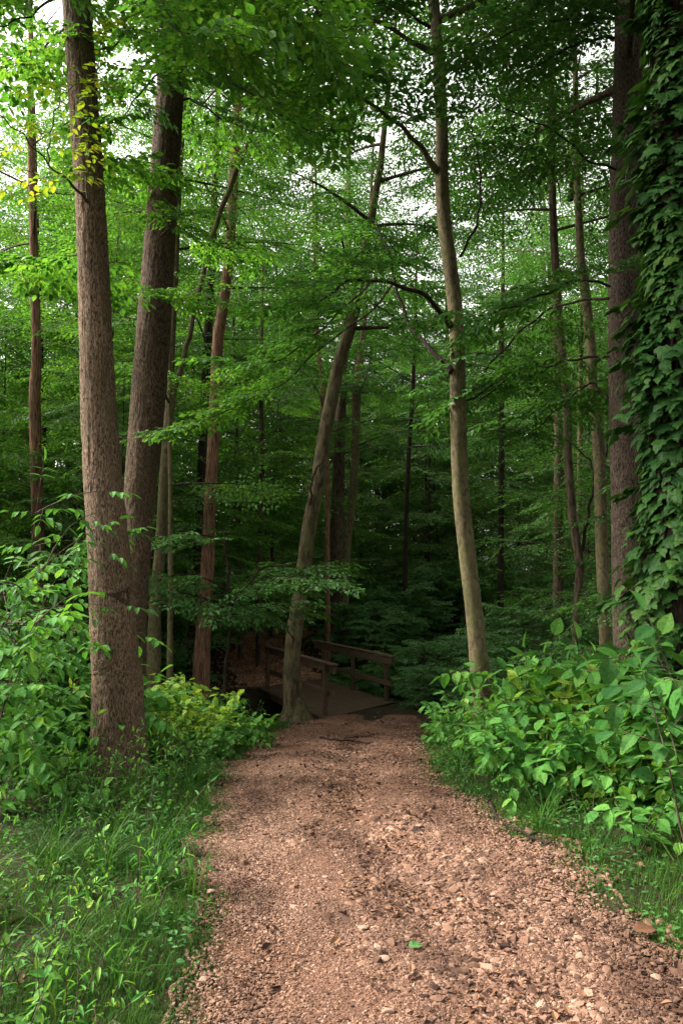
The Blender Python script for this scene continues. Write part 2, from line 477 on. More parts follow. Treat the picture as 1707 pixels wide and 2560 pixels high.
# ----------------------------------------------------------------- stones, gravel, litter
phi = (1 + 5 ** .5) / 2
ICO = nrm(np.array([[-1, phi, 0], [1, phi, 0], [-1, -phi, 0], [1, -phi, 0], [0, -1, phi], [0, 1, phi], [0, -1, -phi], [0, 1, -phi], [phi, 0, -1], [phi, 0, 1], [-phi, 0, -1], [-phi, 0, 1]]))
ICF = np.array([[0, 11, 5], [0, 5, 1], [0, 1, 7], [0, 7, 10], [0, 10, 11], [1, 5, 9], [5, 11, 4], [11, 10, 2], [10, 7, 6], [7, 1, 8], [3, 9, 4], [3, 4, 2], [3, 2, 6], [3, 6, 8], [3, 8, 9], [4, 9, 5], [2, 4, 11], [6, 2, 10], [8, 6, 7], [9, 8, 1]])
def stone_batch(P, size, rg, flat=.55):
    n = len(P)
    q = ICO[None] * (1 + rg.uniform(-.32, .32, (n, 12, 1)))
    sc = np.stack([rg.uniform(.8, 1.35, n), rg.uniform(.6, 1.0, n), rg.uniform(.3, .75, n) * flat / .55], -1) * size[:, None] * .5
    q = q * sc[:, None]
    a = rg.uniform(0, 6.28, n); ca, sa = np.cos(a)[:, None], np.sin(a)[:, None]
    tl = rg.normal(0, .22, (n, 2))
    x, y, z = q[..., 0], q[..., 1], q[..., 2]
    z = z + x * tl[:, :1] + y * tl[:, 1:]
    V = np.stack([x * ca - y * sa, x * sa + y * ca, z], -1) + P[:, None]
    F = (np.arange(n)[:, None, None] * 12 + ICF[None]).reshape(-1, 3)
    return V.reshape(-1, 3), F

def build_gravel():
    rg = np.random.default_rng(11)
    mb = MB()
    def patch(n, y0, y1, s0, s1, tmid=None, tw=None, power=2.4):
        y = y0 + (y1 - y0) * rg.random(n)
        t = .5 + (rg.random(n) - .5) * (1.0 + .12 * rg.random(n) ** 2) if tmid is None else np.clip(rg.normal(tmid + .06 * np.sin(y * .8), tw, n), -.04, 1.08)
        x = XL(y) + (XR(y) - XL(y)) * t
        # gravel comes in drifts: keep more in some places
        keep = rg.random(n) < .22 + .78 * (.5 + .5 * np.sin(x * 4.1 + 2 * np.sin(y * 1.7)) * np.sin(y * 2.3 + x * 1.2))
        x, y = x[keep], y[keep]
        sz = s0 + (s1 - s0) * rg.random(len(x)) ** power
        tt = t[keep]; z = np.where((tt > 0) & (tt < 1), path_z(x, y), ground(x, y) + .012) - sz * .06
        mb.add(*stone_batch(np.stack([x, y, z], -1), sz, rg), 0, False)
    patch(60000, 2.3, 5.2, .006, .022)
    patch(42000, 2.3, 5.6, .008, .020, .22, .2, 1.5)
    patch(26000, 5.2, 10, .011, .026, .22, .2, 1.5)
    patch(48000, 5.2, 9.5, .008, .025)
    patch(20000, 9.5, 15.6, .014, .036)
    patch(4200, 2.4, 6, .014, .058, .58, .13, 2.4)
    patch(2600, 6, 11.5, .018, .06, .58, .12, 3.2)
    patch(2200, 2.4, 5.2, .012, .045, .82, .16, 2.6)
    patch(520, 2.4, 6.5, .045, .085, .66, .22, 1.8)
    patch(160, 6, 11, .05, .09, .58, .10, 1.8)
    patch(26000, 2.3, 6, .010, .032, .74, .24, 1.7)
    patch(9000, 5.5, 11, .012, .034, .60, .22, 1.8)
    tag(mb.build('gravel', M['stones']), kind='stuff')
build_gravel()

def one_stone(px, py, Y, size, label, mat='stone_pale'):
    rg = np.random.default_rng(int(px * 7 + py))
    p = at(px, py, Y); x, y = p[0], p[1]
    # a finer lump: two-level icosphere with facets
    v = [*ICO]; cache = {}
    F = []
    def mid(a, b):
        k = (min(a, b), max(a, b))
        if k not in cache:
            v.append(nrm(v[a] + v[b])); cache[k] = len(v) - 1
        return cache[k]
    for a, b, c in ICF:
        ab, bc, ca = mid(a, b), mid(b, c), mid(c, a)
        F += [[a, ab, ca], [b, bc, ab], [c, ca, bc], [ab, bc, ca]]
    V = np.array(v)
    for _ in range(16):                               # facets: shave by random planes
        d = nrm(rg.normal(size=3)); h = rg.uniform(.5, .8)
        k = V @ d; V = V - np.maximum(k - h, 0)[:, None] * d
    V = V * np.array([1.0, .75, .42]) * size * .42
    a = rg.uniform(0, 6.28); V = np.stack([V[:, 0] * math.cos(a) - V[:, 1] * math.sin(a), V[:, 0] * math.sin(a) + V[:, 1] * math.cos(a), V[:, 2]], -1)
    mb = MB(); mb.add(V, F, 0, False)
    o = mb.build('stone', M[mat]); o.location = (x, y, float(path_z(x, y)) + size * .06)
    tag(o, label, 'stone', 'larger stones lying on the path')
def Yof(py):
    """forward distance at which the path surface shows at photo row py"""
    ys = np.linspace(2.2, 15, 2000)
    z = np.interp(ys, [-40, 5, 8, 15.3], [0, 0, -.19, -.80])
    rows = np.array([1280 - FPX * math.tan(math.atan2(zz - CAM_H, yy) - PITCH) for yy, zz in zip(ys, z)])
    return float(ys[np.argmin(np.abs(rows - py))])
for a in [(526, 2240, .075, 'pale pinkish stone alone at the left grass edge of the path'),
          (508, 2462, .075, 'flat tan stone half in the grass low on the left path edge'),
          (958, 2415, .085, 'large pale block in the line of stones low in the middle of the path'),
          (905, 2338, .08, 'brownish stone pointing up just behind the pale block'),
          (972, 2545, .075, 'pale stone touching the bottom edge of the photo mid path'),
          (1640, 2455, .085, 'broad pale stone low on the right side of the path'),
          (1128, 2205, .07, 'pinkish angular stone in the rut in the middle of the path'),
          (1390, 2190, .07, 'pale stone near the right grass edge about halfway down the path'),
          (915, 1970, .10, 'small white stone where the path turns rougher beyond the rut'),
          (1235, 2250, .075, 'flat light stone right of the rut, level with the grass tongue'),
          (1450, 2405, .08, 'rounded pinkish stone on the right half of the near path')]:
    one_stone(a[0], a[1], Yof(a[1]), a[2], a[3])

# leaf templates (u along, v side, w normal)
T4 = (np.array([[0, 0, 0], [.42, .27, .06], [1, 0, -.05], [.42, -.27, .06]]), [[[0, 2, 1]], [[0, 3, 2]]])
T6 = (np.array([[0, 0, 0], [.28, .24, .05], [.68, .20, .04], [1, 0, -.10], [.68, -.20, .04], [.28, -.24, .05]]), [[[0, 3, 2, 1]], [[0, 5, 4, 3]]])
def ovate(width=.5, droop=.14, fold=.07, n=5, peak=.42, acum=1.0):
    u = np.linspace(0, 1, n + 2); V = []; 
    prof = lambda t: width * .5 * (np.sin(np.pi * t ** (math.log(.5) / math.log(peak)))) ** .85 * (1 - .25 * acum * t ** 3)
    z = lambda t: -droop * t * t
    for t in u: V.append([t, 0, z(t)])
    for t in u[1:-1]: V.append([t + .02, prof(t), z(t) + fold * prof(t) / width * 2 - .02 * np.cos(t * 9)])
    for t in u[1:-1]: V.append([t + .02, -prof(t), z(t) + fold * prof(t) / width * 2 + .02 * np.cos(t * 8)])
    m = n + 2; F3, F4 = [], []
    for s, o in ((1, m), (-1, m + n)):
        a = [0, 1, o]; F3.append(a if s < 0 else a[::-1][0:3])
        for k in range(n - 1):
            f = [1 + k, 2 + k, o + k + 1, o + k]; F4.append(f)
        F3.append([n, n + 1, o + n - 1])
    return np.array(V), [F3, F4]
def split(t):
    return t[0], [np.array(f) for f in t[1]]
OV = split(ovate(.62)); OVW = split(ovate(.68, .2)); NARROW = split(ovate(.26, .3)); LANCE = split(ovate(.4, .2))
def ivy_tpl():
    # three-lobed, toothed, tip pointing along u
    out = [(0, 0), (-.06, .20), (.10, .44), (.30, .50), (.36, .34), (.46, .27), (.66, .26), (.80, .13), (1.0, 0)]
    V = [[.0, 0, 0], [.45, 0, .05], [1.0, 0, -.14]]
    L = [(a, b, -.10 * a * a - .22 * b * b + .03) for a, b in out[1:-1]]
    V += [list(p) for p in L] + [[a, -b, z] for a, b, z in L]
    n = len(L); F = []
    for o in (3, 3 + n):
        ch = [0] + [o + k for k in range(n)] + [2]
        for k in range(len(ch) - 1): F.append([1, ch[k], ch[k + 1]])
    return np.array(V), [np.array(F)]
IVY = ivy_tpl()
def dead_tpl():
    v, f = split(ovate(.6, -.25, .18)); return v, f
DEAD = dead_tpl()

# ----------------------------------------------------------------- foliage sprays
def make_spray(rg, L=1.0, leaf=.085, nside=10, gap=.62, droop=.16, wob=.05, tilt=.30):
    P, D, N, S = [], [], [], []; A, B = [], []
    nm = 9
    t = np.linspace(0, 1, nm)
    ph = rg.uniform(0, 6)
    main = np.stack([t * L, wob * np.sin(t * 4 + ph) * L, -droop * t ** 2 * L + .02 * np.sin(t * 9 + ph)], -1)
    twigs = [main]
    sd = 1
    for k in range(nside):
        tt = .12 + .82 * k / nside + rg.uniform(-.03, .03)
        o = np.array([np.interp(tt, t, main[:, q]) for q in range(3)])
        ln = L * (.50 * (1 - tt) ** .8 + .10) * rg.uniform(.7, 1.15)
        a = sd * rg.uniform(.75, 1.1); sd = -sd
        m = 5; q = np.linspace(0, 1, m)
        bend = -sd * -.25
        ang = a - np.sign(a) * .3 * q
        d = np.stack([np.cos(ang), np.sin(ang), -.25 * q + rg.uniform(-.12, .1)], -1)
        pts = o + np.concatenate([[np.zeros(3)], np.cumsum(d[:-1], 0)]) * ln / (m - 1)
        twigs.append(pts)
    for w, tw in enumerate(twigs):
        A.append(tw[:-1]); B.append(tw[1:])
        seg = np.linalg.norm(np.diff(tw, axis=0), axis=1); cum = np.concatenate([[0], np.cumsum(seg)]); tot = cum[-1]
        s = np.arange(leaf * (.35 if w else 1.0), tot + .001, leaf * gap)
        s = np.append(s, tot)
        for i, x in enumerate(s):
            p = np.array([np.interp(x, cum, tw[:, q]) for q in range(3)])
            d0 = nrm(tw[-1] - tw[max(0, np.searchsorted(cum, x) - 2)]) if x > 0 else nrm(tw[1] - tw[0])
            sg = (1 if i % 2 else -1) * (0 if i == len(s) - 1 else 1)
            a = sg * rg.uniform(.6, 1.1)
            d = np.array([d0[0] * math.cos(a) - d0[1] * math.sin(a), d0[0] * math.sin(a) + d0[1] * math.cos(a), d0[2] - .12 + rg.normal(0, .16)])
            P.append(p); D.append(d); N.append(UP + rg.normal(0, tilt, 3)); S.append(leaf * rg.uniform(.65, 1.15))
    return dict(P=np.array(P), D=nrm(D), N=np.array(N), S=np.array(S), A=np.concatenate(A), B=np.concatenate(B), L=L, w=len(main) - 1)

def place_spray(mb, sp, o, yaw, pitch, scale, roll, tpl, leafmat, twigmat, twigs=True, rg=None, thin=1.0, flip=1, lr=.0035, leafscale=1.0):
    c, s = math.cos(yaw), math.sin(yaw); cp, sp_ = math.cos(pitch), math.sin(pitch); cr, sr = math.cos(roll), math.sin(roll)
    Rz = np.array([[c, -s, 0], [s, c, 0], [0, 0, 1]]); Ry = np.array([[cp, 0, -sp_], [0, 1, 0], [sp_, 0, cp]]); Rx = np.array([[1, 0, 0], [0, cr, -sr], [0, sr, cr]])
    Q = (Rz @ Ry @ Rx).T
    fl = np.array([1, flip, 1])
    k = slice(None)
    if thin < 1.0: k = rg.random(len(sp['P'])) < thin
    o = np.asarray(o, float)
    mb.leaves(o + (sp['P'][k] * fl * scale) @ Q, (sp['D'][k] * fl) @ Q, (sp['N'][k] * fl) @ Q, sp['S'][k] * scale * leafscale, tpl, leafmat)
    if twigs:
        mb.segs(o + (sp['A'] * fl * scale) @ Q, o + (sp['B'] * fl * scale) @ Q, lr * scale, twigmat)

_rg = np.random.default_rng(3)
SPR = [make_spray(_rg, 1.0, .085, 10) for _ in range(7)]
SPR_FAR = [make_spray(_rg, 1.3, .15, 8, gap=.7, tilt=.34) for _ in range(6)]
SPR_SMALL = [make_spray(_rg, .7, .05, 9, gap=.75, droop=.05, tilt=.45) for _ in range(6)]
SPR_BIG = [make_spray(_rg, 1.0, .125, 6, gap=.62, droop=.25, tilt=.38) for _ in range(6)]

def leafy_limb(mb, pts, rg, sprays, tpl, step=.33, t0=.25, spread=(.7, 1.25), scale=(.7, 1.15), pitch=(-.22, .18), thin=1.0, leafmat=0, twigmat=1, terminal=True, twigs=True, lr=.0035, both=True, roll=.2, leafscale=1.0):
    pts = np.asarray(pts, float)
    seg = np.linalg.norm(np.diff(pts, axis=0), axis=1); cum = np.concatenate([[0], np.cumsum(seg)]); tot = cum[-1]
    s = np.arange(tot * t0, tot, step); sg = 1 if rg.random() < .5 else -1
    for x in s:
        p = np.array([np.interp(x, cum, pts[:, q]) for q in range(3)])
        j = min(np.searchsorted(cum, x), len(pts) - 1); d = pts[j] - pts[max(0, j - 1)]
        yaw = math.atan2(d[1], d[0])
        for sgn in ((sg, -sg) if both else (sg,)):
            place_spray(mb, sprays[rg.integers(len(sprays))], p, yaw + sgn * rg.uniform(*spread), rg.uniform(*pitch), rg.uniform(*scale), rg.normal(0, roll), tpl, leafmat, twigmat, twigs, rg, thin, 1 if rg.random() < .5 else -1, lr, leafscale)
        sg = -sg
    if terminal:
        d = pts[-1] - pts[-2]
        place_spray(mb, sprays[rg.integers(len(sprays))], pts[-1], math.atan2(d[1], d[0]), rg.uniform(-.2, .05), rg.uniform(*scale), rg.normal(0, roll), tpl, leafmat, twigmat, twigs, rg, thin, 1, lr, leafscale)

def crown_mesh(mb, rg, z0, z1, rad, n_limb, sprays, tpl, axis=None, step=.5, thin=1.0, base_r=.05, lift=(.1, .5), leafmat=0, twigmat=1, scale=(.8, 1.25), twigs=True, shape=.5, lr=.004, azim=None, leafscale=1.0, pitch=(-.3, .25), roll=.32):
    """limbs leave the axis at all heights between z0 and z1 and carry flat layered sprays"""
    for k in range(n_limb):
        f = (k + rg.random()) / n_limb
        z = z0 + (z1 - z0) * f
        c = np.array([0, 0, z]) if axis is None else np.array([np.interp(z, axis[:, 2], axis[:, 0]), np.interp(z, axis[:, 2], axis[:, 1]), z])
        a = (k * 2.39996 + rg.uniform(-.5, .5)) if azim is None else rg.uniform(*azim)
        env = (math.sin(math.pi * min(max((f * .9 + .12), 0), 1) ** shape)) * .8 + .25
        L = rad * env * rg.uniform(.65, 1.1)
        up = rg.uniform(*lift) * (1 if f < .75 else 1.8)
        t = np.linspace(0, 1, 6)
        bend = rg.uniform(-.35, .35)
        ang = a + bend * t
        h = np.stack([np.cos(ang), np.sin(ang)], -1)
        d = np.concatenate([h, (up * (1 - t * 1.15))[:, None]], 1)
        pts = c + np.concatenate([[np.zeros(3)], np.cumsum(d[:-1], 0)]) * L / 5
        mb.tube(pts, np.linspace(base_r * (1.1 - .7 * f), .008, 6), 5, twigmat, False)
        leafy_limb(mb, pts, rg, sprays, tpl, step, .2, scale=scale, thin=thin, pitch=pitch, roll=roll, leafmat=leafmat, twigmat=twigmat, twigs=twigs, lr=lr, leafscale=leafscale)

# ----------------------------------------------------------------- trees traced from the photo
def trunk_pts(rows, Y, n=60, Y1=None):
    """rows: (px, py, width px) from the ground up; Y may drift to Y1 at the top"""
    m = len(rows)
    out = []
    for k, (px, py, w) in enumerate(rows):
        yy = Y if Y1 is None else Y + (Y1 - Y) * k / (m - 1)
        p = at(px, py, yy); out.append([*p, w * .5 * yy / FPX])
    return spline(out, n)

def add_trunk(root, pts4, mat, name='trunk', sides=24, ridge=0.0, rg=None, flare=0.0, base_cells=None):
    P = pts4[:, :3].copy(); r = np.maximum(pts4[:, 3], .004).copy()
    n = len(P)
    if flare:
        h = P[:, 2] - P[0, 2]
        r = r * (1 + flare * np.exp(-np.maximum(h, 0) / .28))
    rid = None
    if ridge and rg is not None:
        H = P[-1, 2] - P[0, 2]
        circ = 2 * math.pi * r.mean()
        c1 = (max(2, int(H / .16)), max(6, int(circ / .03)))
        c2 = (max(2, int(H / .5)), 7)
        a = vnoise((n, sides), c1, rg); b = vnoise((n, sides), c2, rg)
        rid = ridge * (1 - np.abs(a) * 2) + ridge * .6 * b
        if flare:
            h = P[:, 2] - P[0, 2]
            th = np.arange(sides) / sides * 6.283
            rid = rid + (np.exp(-np.maximum(h, 0) / .22) * flare * r * .35)[:, None] * np.cos(th * 5 + 1)[None]
    mb = MB(); mb.tube(P, r, sides, 0, True, rid)
    return mb.build(name, mat, root, origin=root.location)

def traced_tree(kind, rows, Y, mat, label, cat='tree', group=None, sides=20, n=50, ridge=.004, flare=.35, Y1=None, base=None, extend=None):
    """trunk through the photo's pixels; its foot meets the ground and it may be carried on above the frame"""
    rows = list(rows)
    pts = trunk_pts(rows, Y, n, Y1)
    foot = pts[0].copy(); gz = float(ground(foot[0], foot[1])) - .12
    if foot[2] > gz + .05:
        d = pts[0] - pts[3]; k = (foot[2] - gz) / max(-d[2], 1e-3)
        low = pts[0].copy(); low[:2] += d[:2] * min(k, 6) * .5; low[2] = gz; low[3] *= 1.08
        mm = max(4, int((foot[2] - gz) / .12))
        ext = np.linspace(low, pts[0], mm)[:-1]; pts = np.vstack([ext, pts])
    if extend:
        top = pts[-1].copy(); d = (pts[-1] - pts[-6])[:3]; d = d / max(d[2], 1e-3)
        m = 24; zz = np.linspace(0, extend - top[2], m)[1:]
        ex = np.stack([top[0] + d[0] * zz * .6, top[1] + d[1] * zz * .6, top[2] + zz, top[3] * np.linspace(1, .25, m)[1:]], -1)
        pts = np.vstack([pts, ex])
    root = thing(kind, (float(pts[0, 0]), float(pts[0, 1]), float(pts[0, 2])), label, cat, group)
    rg = np.random.default_rng(abs(hash(label)) % 1000 if False else sum(map(ord, label)))
    add_trunk(root, pts, M[mat], sides=sides, ridge=ridge, rg=rg, flare=flare)
    return root, pts, rg

def limb(root, rows, mat='twig', name='limb', r0=None, sides=7, n=26, thin=.72):
    """rows: (px, py, Y, width px)"""
    p = spline([[*at(a, b, y), (w if w > 14 and k == 0 else w * thin) * .5 * y / FPX] for k, (a, b, y, w) in enumerate(rows)], n)
    p[:, :2] += .012 * np.sin(np.arange(n)[:, None] * np.array([1.3, .9]) + rows[0][0]); p[:, 2] += .012 * np.sin(np.arange(n) * 1.1 + rows[0][1])
    mb = MB(); mb.tube(p[:, :3], p[:, 3], sides)
    mb.build(name, M[mat], root, origin=root.location)
    return p[:, :3]

def finish_crown(root, mb, leaf, twig='twig', name='crown'):
    return mb.build(name, [M[leaf], M[twig]], root, origin=root.location)

# ----------------------------------------------------------------- the trees one can tell apart
def crown_for(root, pts, rg, z0, z1, rad, n_limb, sprays, tpl, leaf, thin=1.0, step=.5, scale=(.8, 1.25), lift=(.1, .5), base_r=.05, azim=None, twigs=True, name='crown', leafscale=1.0):
    mb = MB()
    crown_mesh(mb, rg, z0, z1, rad, n_limb, sprays, tpl, axis=pts[:, :3], step=step, thin=thin, base_r=base_r, lift=lift, scale=scale, azim=azim, twigs=twigs, leafscale=leafscale)
    return finish_crown(root, mb, leaf, name=name)

# 1 the big ash on the left
t1, p1, r1 = traced_tree('ash_tree', [(300, 1945, 148), (297, 1880, 128), (294, 1700, 120), (287, 1630, 112), (275, 1415, 104), (251, 1090, 89), (229, 545, 76), (209, 250, 74), (192, 0, 72), (180, -200, 68)], 7.8, 'bark_ash',
    'tall pinkish brown ridged trunk with a knot hole, nearest on the left of the path', sides=150, n=260, ridge=.006, flare=.25, extend=17)
def knot(root, px, py, Y):
    c = at(px, py, Y); mb = MB()
    a = np.linspace(0, 2 * np.pi, 20, endpoint=False)
    prof = [(.0, -.05), (.038, -.045), (.055, .012), (.072, .022), (.098, .004), (.135, -.05)]
    d = nrm(np.array([.75, -.62, .1])); s = nrm(np.cross(d, UP)); u = np.cross(s, d)
    V = np.array([[c + (math.cos(t) * s * .85 + math.sin(t) * u * .8 + (s * .5 + u * .35) * math.cos(2 * t) * .25) * r * (1 + .16 * math.sin(3 * t + 1) + .09 * math.sin(7 * t)) + d * (h + .008 * math.sin(5 * t + 2)) for t in a] for r, h in prof[1:]]).reshape(-1, 3)
    F = [[i * 20 + j, i * 20 + (j + 1) % 20, (i + 1) * 20 + (j + 1) % 20, (i + 1) * 20 + j] for i in range(4) for j in range(20)]
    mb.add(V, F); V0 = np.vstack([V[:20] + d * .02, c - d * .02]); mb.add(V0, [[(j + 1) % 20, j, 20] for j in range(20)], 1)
    mb.build('knot_hole', [M['bark_ash_shaded'], M['hollow_shade']], root, origin=root.location)
knot(t1, 312, 1487, 7.66)
mb = MB()
yl = limb(t1, [(222, 508, 7.62, 14), (190, 470, 7.4, 10), (120, 408, 7.2, 7), (60, 340, 7.0, 6), (0, 290, 6.9, 5)], 'twig')
leafy_limb(mb, yl, r1, SPR_BIG, OV, .5, .3, scale=(.45, .75), thin=.7, lr=.003)
yl2 = limb(t1, [(120, 408, 7.2, 6), (128, 330, 7.1, 5), (150, 250, 7.0, 4), (185, 215, 6.9, 3)], 'twig')
leafy_limb(mb, yl2, r1, SPR_BIG, OV, .35, .2, scale=(.4, .65), thin=.75, lr=.003)
finish_crown(t1, mb, 'leaf_yellow', name='yellow_leaves')
# creeper up the trunk
vine = thing('creeper', at(210, 520, 7.5), 'yellow leaved creeper hanging on the upper part of the big left trunk', 'creeper')
vp = limb(vine, [(222, 520, 7.57, 4), (218, 420, 7.57, 4), (226, 300, 7.5, 4), (240, 190, 7.45, 4), (262, 90, 7.35, 4), (330, 40, 7.2, 3), (400, 10, 7.1, 3)], 'twig', name='stem')
mb = MB()
for i in range(34):
    q = vp[r1.integers(2, 20)] + r1.normal(0, .03, 3)
    k = 3
    a = r1.uniform(0, 6.28); out = np.array([math.cos(a) * .9, -abs(math.sin(a)), -.25])
    for j in range(k):
        aa = (j - 1) * .8
        dd = np.array([out[0] * math.cos(aa) - out[1] * math.sin(aa), out[0] * math.sin(aa) + out[1] * math.cos(aa), -.2 + r1.normal(0, .15)])
        mb.leaves([q + nrm(out) * .04], [dd], [UP + np.array([0, -.5, 0]) + r1.normal(0, .2, 3)], [r1.uniform(.07, .12)], OV)
mb.build('leaves', M['leaf_yellow'], vine, origin=vine.location)
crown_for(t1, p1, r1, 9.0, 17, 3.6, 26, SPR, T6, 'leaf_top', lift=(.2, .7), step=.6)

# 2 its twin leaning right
t2, p2, r2 = traced_tree('ash_tree', [(331, 1900, 66), (334, 1643, 58), (337, 1507, 62), (346, 1289, 74), (365, 1071, 84), (382, 853, 85), (404, 545, 77), (424, 261, 71), (440, 0, 64), (452, -200, 58)], 9.5, 'bark_ash_shaded',
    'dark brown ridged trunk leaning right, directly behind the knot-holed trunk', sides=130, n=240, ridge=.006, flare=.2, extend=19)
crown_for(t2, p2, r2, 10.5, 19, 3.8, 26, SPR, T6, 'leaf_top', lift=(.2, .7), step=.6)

# 3 leaning beech at the bridge
t3, p3, r3 = traced_tree('beech_tree', [(738, 1795, 74), (736, 1760, 52), (730, 1700, 44), (730, 1650, 40), (737, 1565, 39), (742, 1542, 37), (761, 1408, 36), (774, 1312, 36), (793, 1217, 35), (809, 1102, 33), (828, 1000, 33), (850, 900, 31), (874, 826, 28), (888, 770, 26), (902, 690, 24), (925, 560, 21), (950, 420, 17)], 15.2, 'bark_beech_dim',
    'smooth leaning beech trunk standing right at the near end of the footbridge', ridge=.006, n=110, sides=28, flare=.35, extend=15)
limb(t3, [(777, 1262, 15.0, 9), (780, 1200, 14.9, 7), (800, 1160, 14.8, 5), (835, 1140, 14.6, 3)], 'bark_dark')
limb(t3, [(735, 1600, 15.0, 6), (722, 1580, 14.9, 4), (706, 1560, 14.8, 3)], 'bark_dark')
mb = MB()
for l in ([(905, 680, 15.1, 9), (870, 735, 14.7, 7), (820, 770, 14.3, 5), (770, 820, 14.0, 3)], [(895, 740, 15.1, 8), (935, 760, 14.7, 6), (985, 790, 14.4, 4)],
          [(915, 620, 15.1, 9), (880, 650, 14.6, 7), (840, 690, 14.2, 5), (800, 690, 14, 3)], [(925, 560, 15.1, 8), (970, 600, 14.6, 6), (1000, 660, 14.3, 4)]):
    leafy_limb(mb, limb(t3, l, 'bark_dark'), r3, SPR, T6, .34, .12, scale=(.6, 1.0), pitch=(-.45, .1), leafscale=1.35, thin=.4)
finish_crown(t3, mb, 'leaf_mid', name='low_sprays')
crown_for(t3, p3, r3, 6.4, 15, 2.7, 14, SPR, T6, 'leaf_mid', step=.5)
# 4 slim beech right of the path
t4, p4, r4 = traced_tree('beech_tree', [(1215, 1800, 58), (1205, 1740, 52), (1198, 1670, 47), (1188, 1561, 43), (1169, 1398, 42), (1152, 1234, 41), (1145, 1071, 40), (1143, 907, 38), (1139, 790, 38), (1123, 653, 37), (1109, 545, 35), (1104, 436, 35), (1104, 326, 32), (1097, 163, 31), (1083, 0, 30), (1070, -160, 27)], 10.5, 'bark_beech',
    'slim pale beech with a flecked lower trunk, curving up right of the path', ridge=.004, n=130, sides=28, flare=.2, extend=15)
L4 = []
L4.append(limb(t4, [(1125, 818, 10.45, 20), (1090, 765, 10.2, 17), (1040, 728, 9.9, 15), (985, 712, 9.6, 13), (930, 700, 9.3, 11), (870, 705, 9.1, 9), (810, 745, 8.9, 7), (790, 775, 8.8, 5)], 'bark_dark'))
L4.append(limb(t4, [(1130, 930, 10.45, 19), (1085, 880, 10.6, 16), (1030, 825, 10.9, 14), (1003, 760, 11.1, 12), (985, 700, 11.3, 10), (975, 640, 11.5, 8), (940, 560, 11.7, 5)], 'bark_dark'))
L4.append(limb(t4, [(1088, 425, 10.45, 22), (1050, 365, 10.2, 18), (1000, 315, 9.8, 16), (940, 270, 9.4, 13), (860, 215, 9.0, 10), (780, 180, 8.7, 7)], 'bark_beech'))
L4.append(limb(t4, [(1080, 130, 10.4, 19), (1020, 100, 10.0, 17), (960, 60, 9.7, 15), (905, 45, 9.4, 11), (840, 20, 9.1, 8), (760, 40, 8.9, 6)], 'bark_beech'))
L4.append(limb(t4, [(1075, 70, 10.4, 14), (1000, 20, 10.2, 11), (930, 5, 10.0, 9), (850, 25, 9.9, 6)], 'bark_dark'))
L4.append(limb(t4, [(1150, 640, 10.5, 10), (1190, 560, 10.6, 9), (1200, 480, 10.7, 8), (1195, 390, 10.8, 6), (1175, 300, 10.9, 4)], 'bark_dark'))
L4.append(limb(t4, [(1148, 1010, 10.5, 8), (1200, 985, 10.8, 6), (1265, 930, 11.2, 5), (1340, 905, 11.6, 4)], 'bark_dark'))
mb = MB()
for i, l in enumerate(L4[:5]):
    leafy_limb(mb, l, r4, SPR, T6, .33, (.52, .6, .34, .34, .34)[i], scale=(.7, 1.2), pitch=(-.25, .15), leafscale=1.25)
for l in L4[5:]:
    leafy_limb(mb, l, r4, SPR, T6, .30, .35, scale=(.6, .95), pitch=(-.25, .15))
finish_crown(t4, mb, 'leaf_mid')
# the bright leaf spray hanging across the middle
bl = limb(t4, [(985, 712, 9.6, 8), (900, 800, 9.4, 7), (800, 870, 9.2, 6), (720, 950, 9.0, 5), (640, 990, 8.9, 4), (560, 1030, 8.8, 4), (470, 1075, 8.7, 3)], 'twig')
mb = MB(); leafy_limb(mb, bl, r4, SPR, OV, .26, .28, scale=(.42, .72), pitch=(-.3, 0), spread=(.45, .9), leafscale=1.35)
bl = limb(t4, [(930, 700, 9.3, 8), (840, 790, 8.7, 7), (770, 850, 8.3, 6), (700, 900, 8.1, 5), (640, 910, 8.0, 4), (590, 900, 7.9, 3)], 'twig')
leafy_limb(mb, bl, r4, SPR, OV, .26, .3, scale=(.45, .8), pitch=(-.3, 0), spread=(.45, .9), leafscale=1.25)
finish_crown(t4, mb, 'leaf_top', name='bright_spray')
crown_for(t4, p4, r4, 9.6, 15, 3.0, 16, SPR, T6, 'leaf_mid', step=.55)

# 5 the big flecked trunk on the right
t5, p5, r5 = traced_tree('oak_tree', [(1592, 1860, 108), (1588, 1800, 100), (1582, 1690, 92), (1573, 1452, 84), (1571, 1234, 87), (1562, 907, 82), (1560, 545, 76), (1566, 326, 74), (1573, 0, 74), (1576, -200, 70)], 9.3, 'bark_fleck',
    'thick straight grey brown trunk with flecked bark beside the ivy covered tree', sides=110, n=220, ridge=.004, flare=.15, extend=18)
L5 = []
L5.append(limb(t5, [(1525, 745, 9.3, 11), (1450, 752, 9.6, 10), (1370, 775, 10.0, 9), (1300, 830, 10.4, 8), (1230, 905, 10.8, 6), (1170, 985, 11.2, 5)], 'bark_dark'))
L5.append(limb(t5, [(1525, 890, 9.3, 10), (1440, 898, 9.7, 9), (1370, 915, 10.1, 8), (1290, 935, 10.6, 6), (1200, 1000, 11.0, 4)], 'bark_dark'))
L5.append(limb(t5, [(1535, 92, 9.3, 12), (1470, 100, 9.1, 10), (1410, 125, 8.9, 8), (1340, 165, 8.7, 6)], 'bark_dark'))
L5.append(limb(t5, [(1535, 42, 9.3, 11), (1460, 55, 9.0, 9), (1390, 50, 8.8, 8), (1300, 70, 8.6, 6), (1200, 130, 8.4, 4)], 'bark_dark'))
L5.append(limb(t5, [(1525, 715, 9.2, 10), (1450, 700, 8.8, 9), (1360, 735, 8.5, 8), (1270, 770, 8.3, 6), (1200, 790, 8.2, 4)], 'bark_dark'))
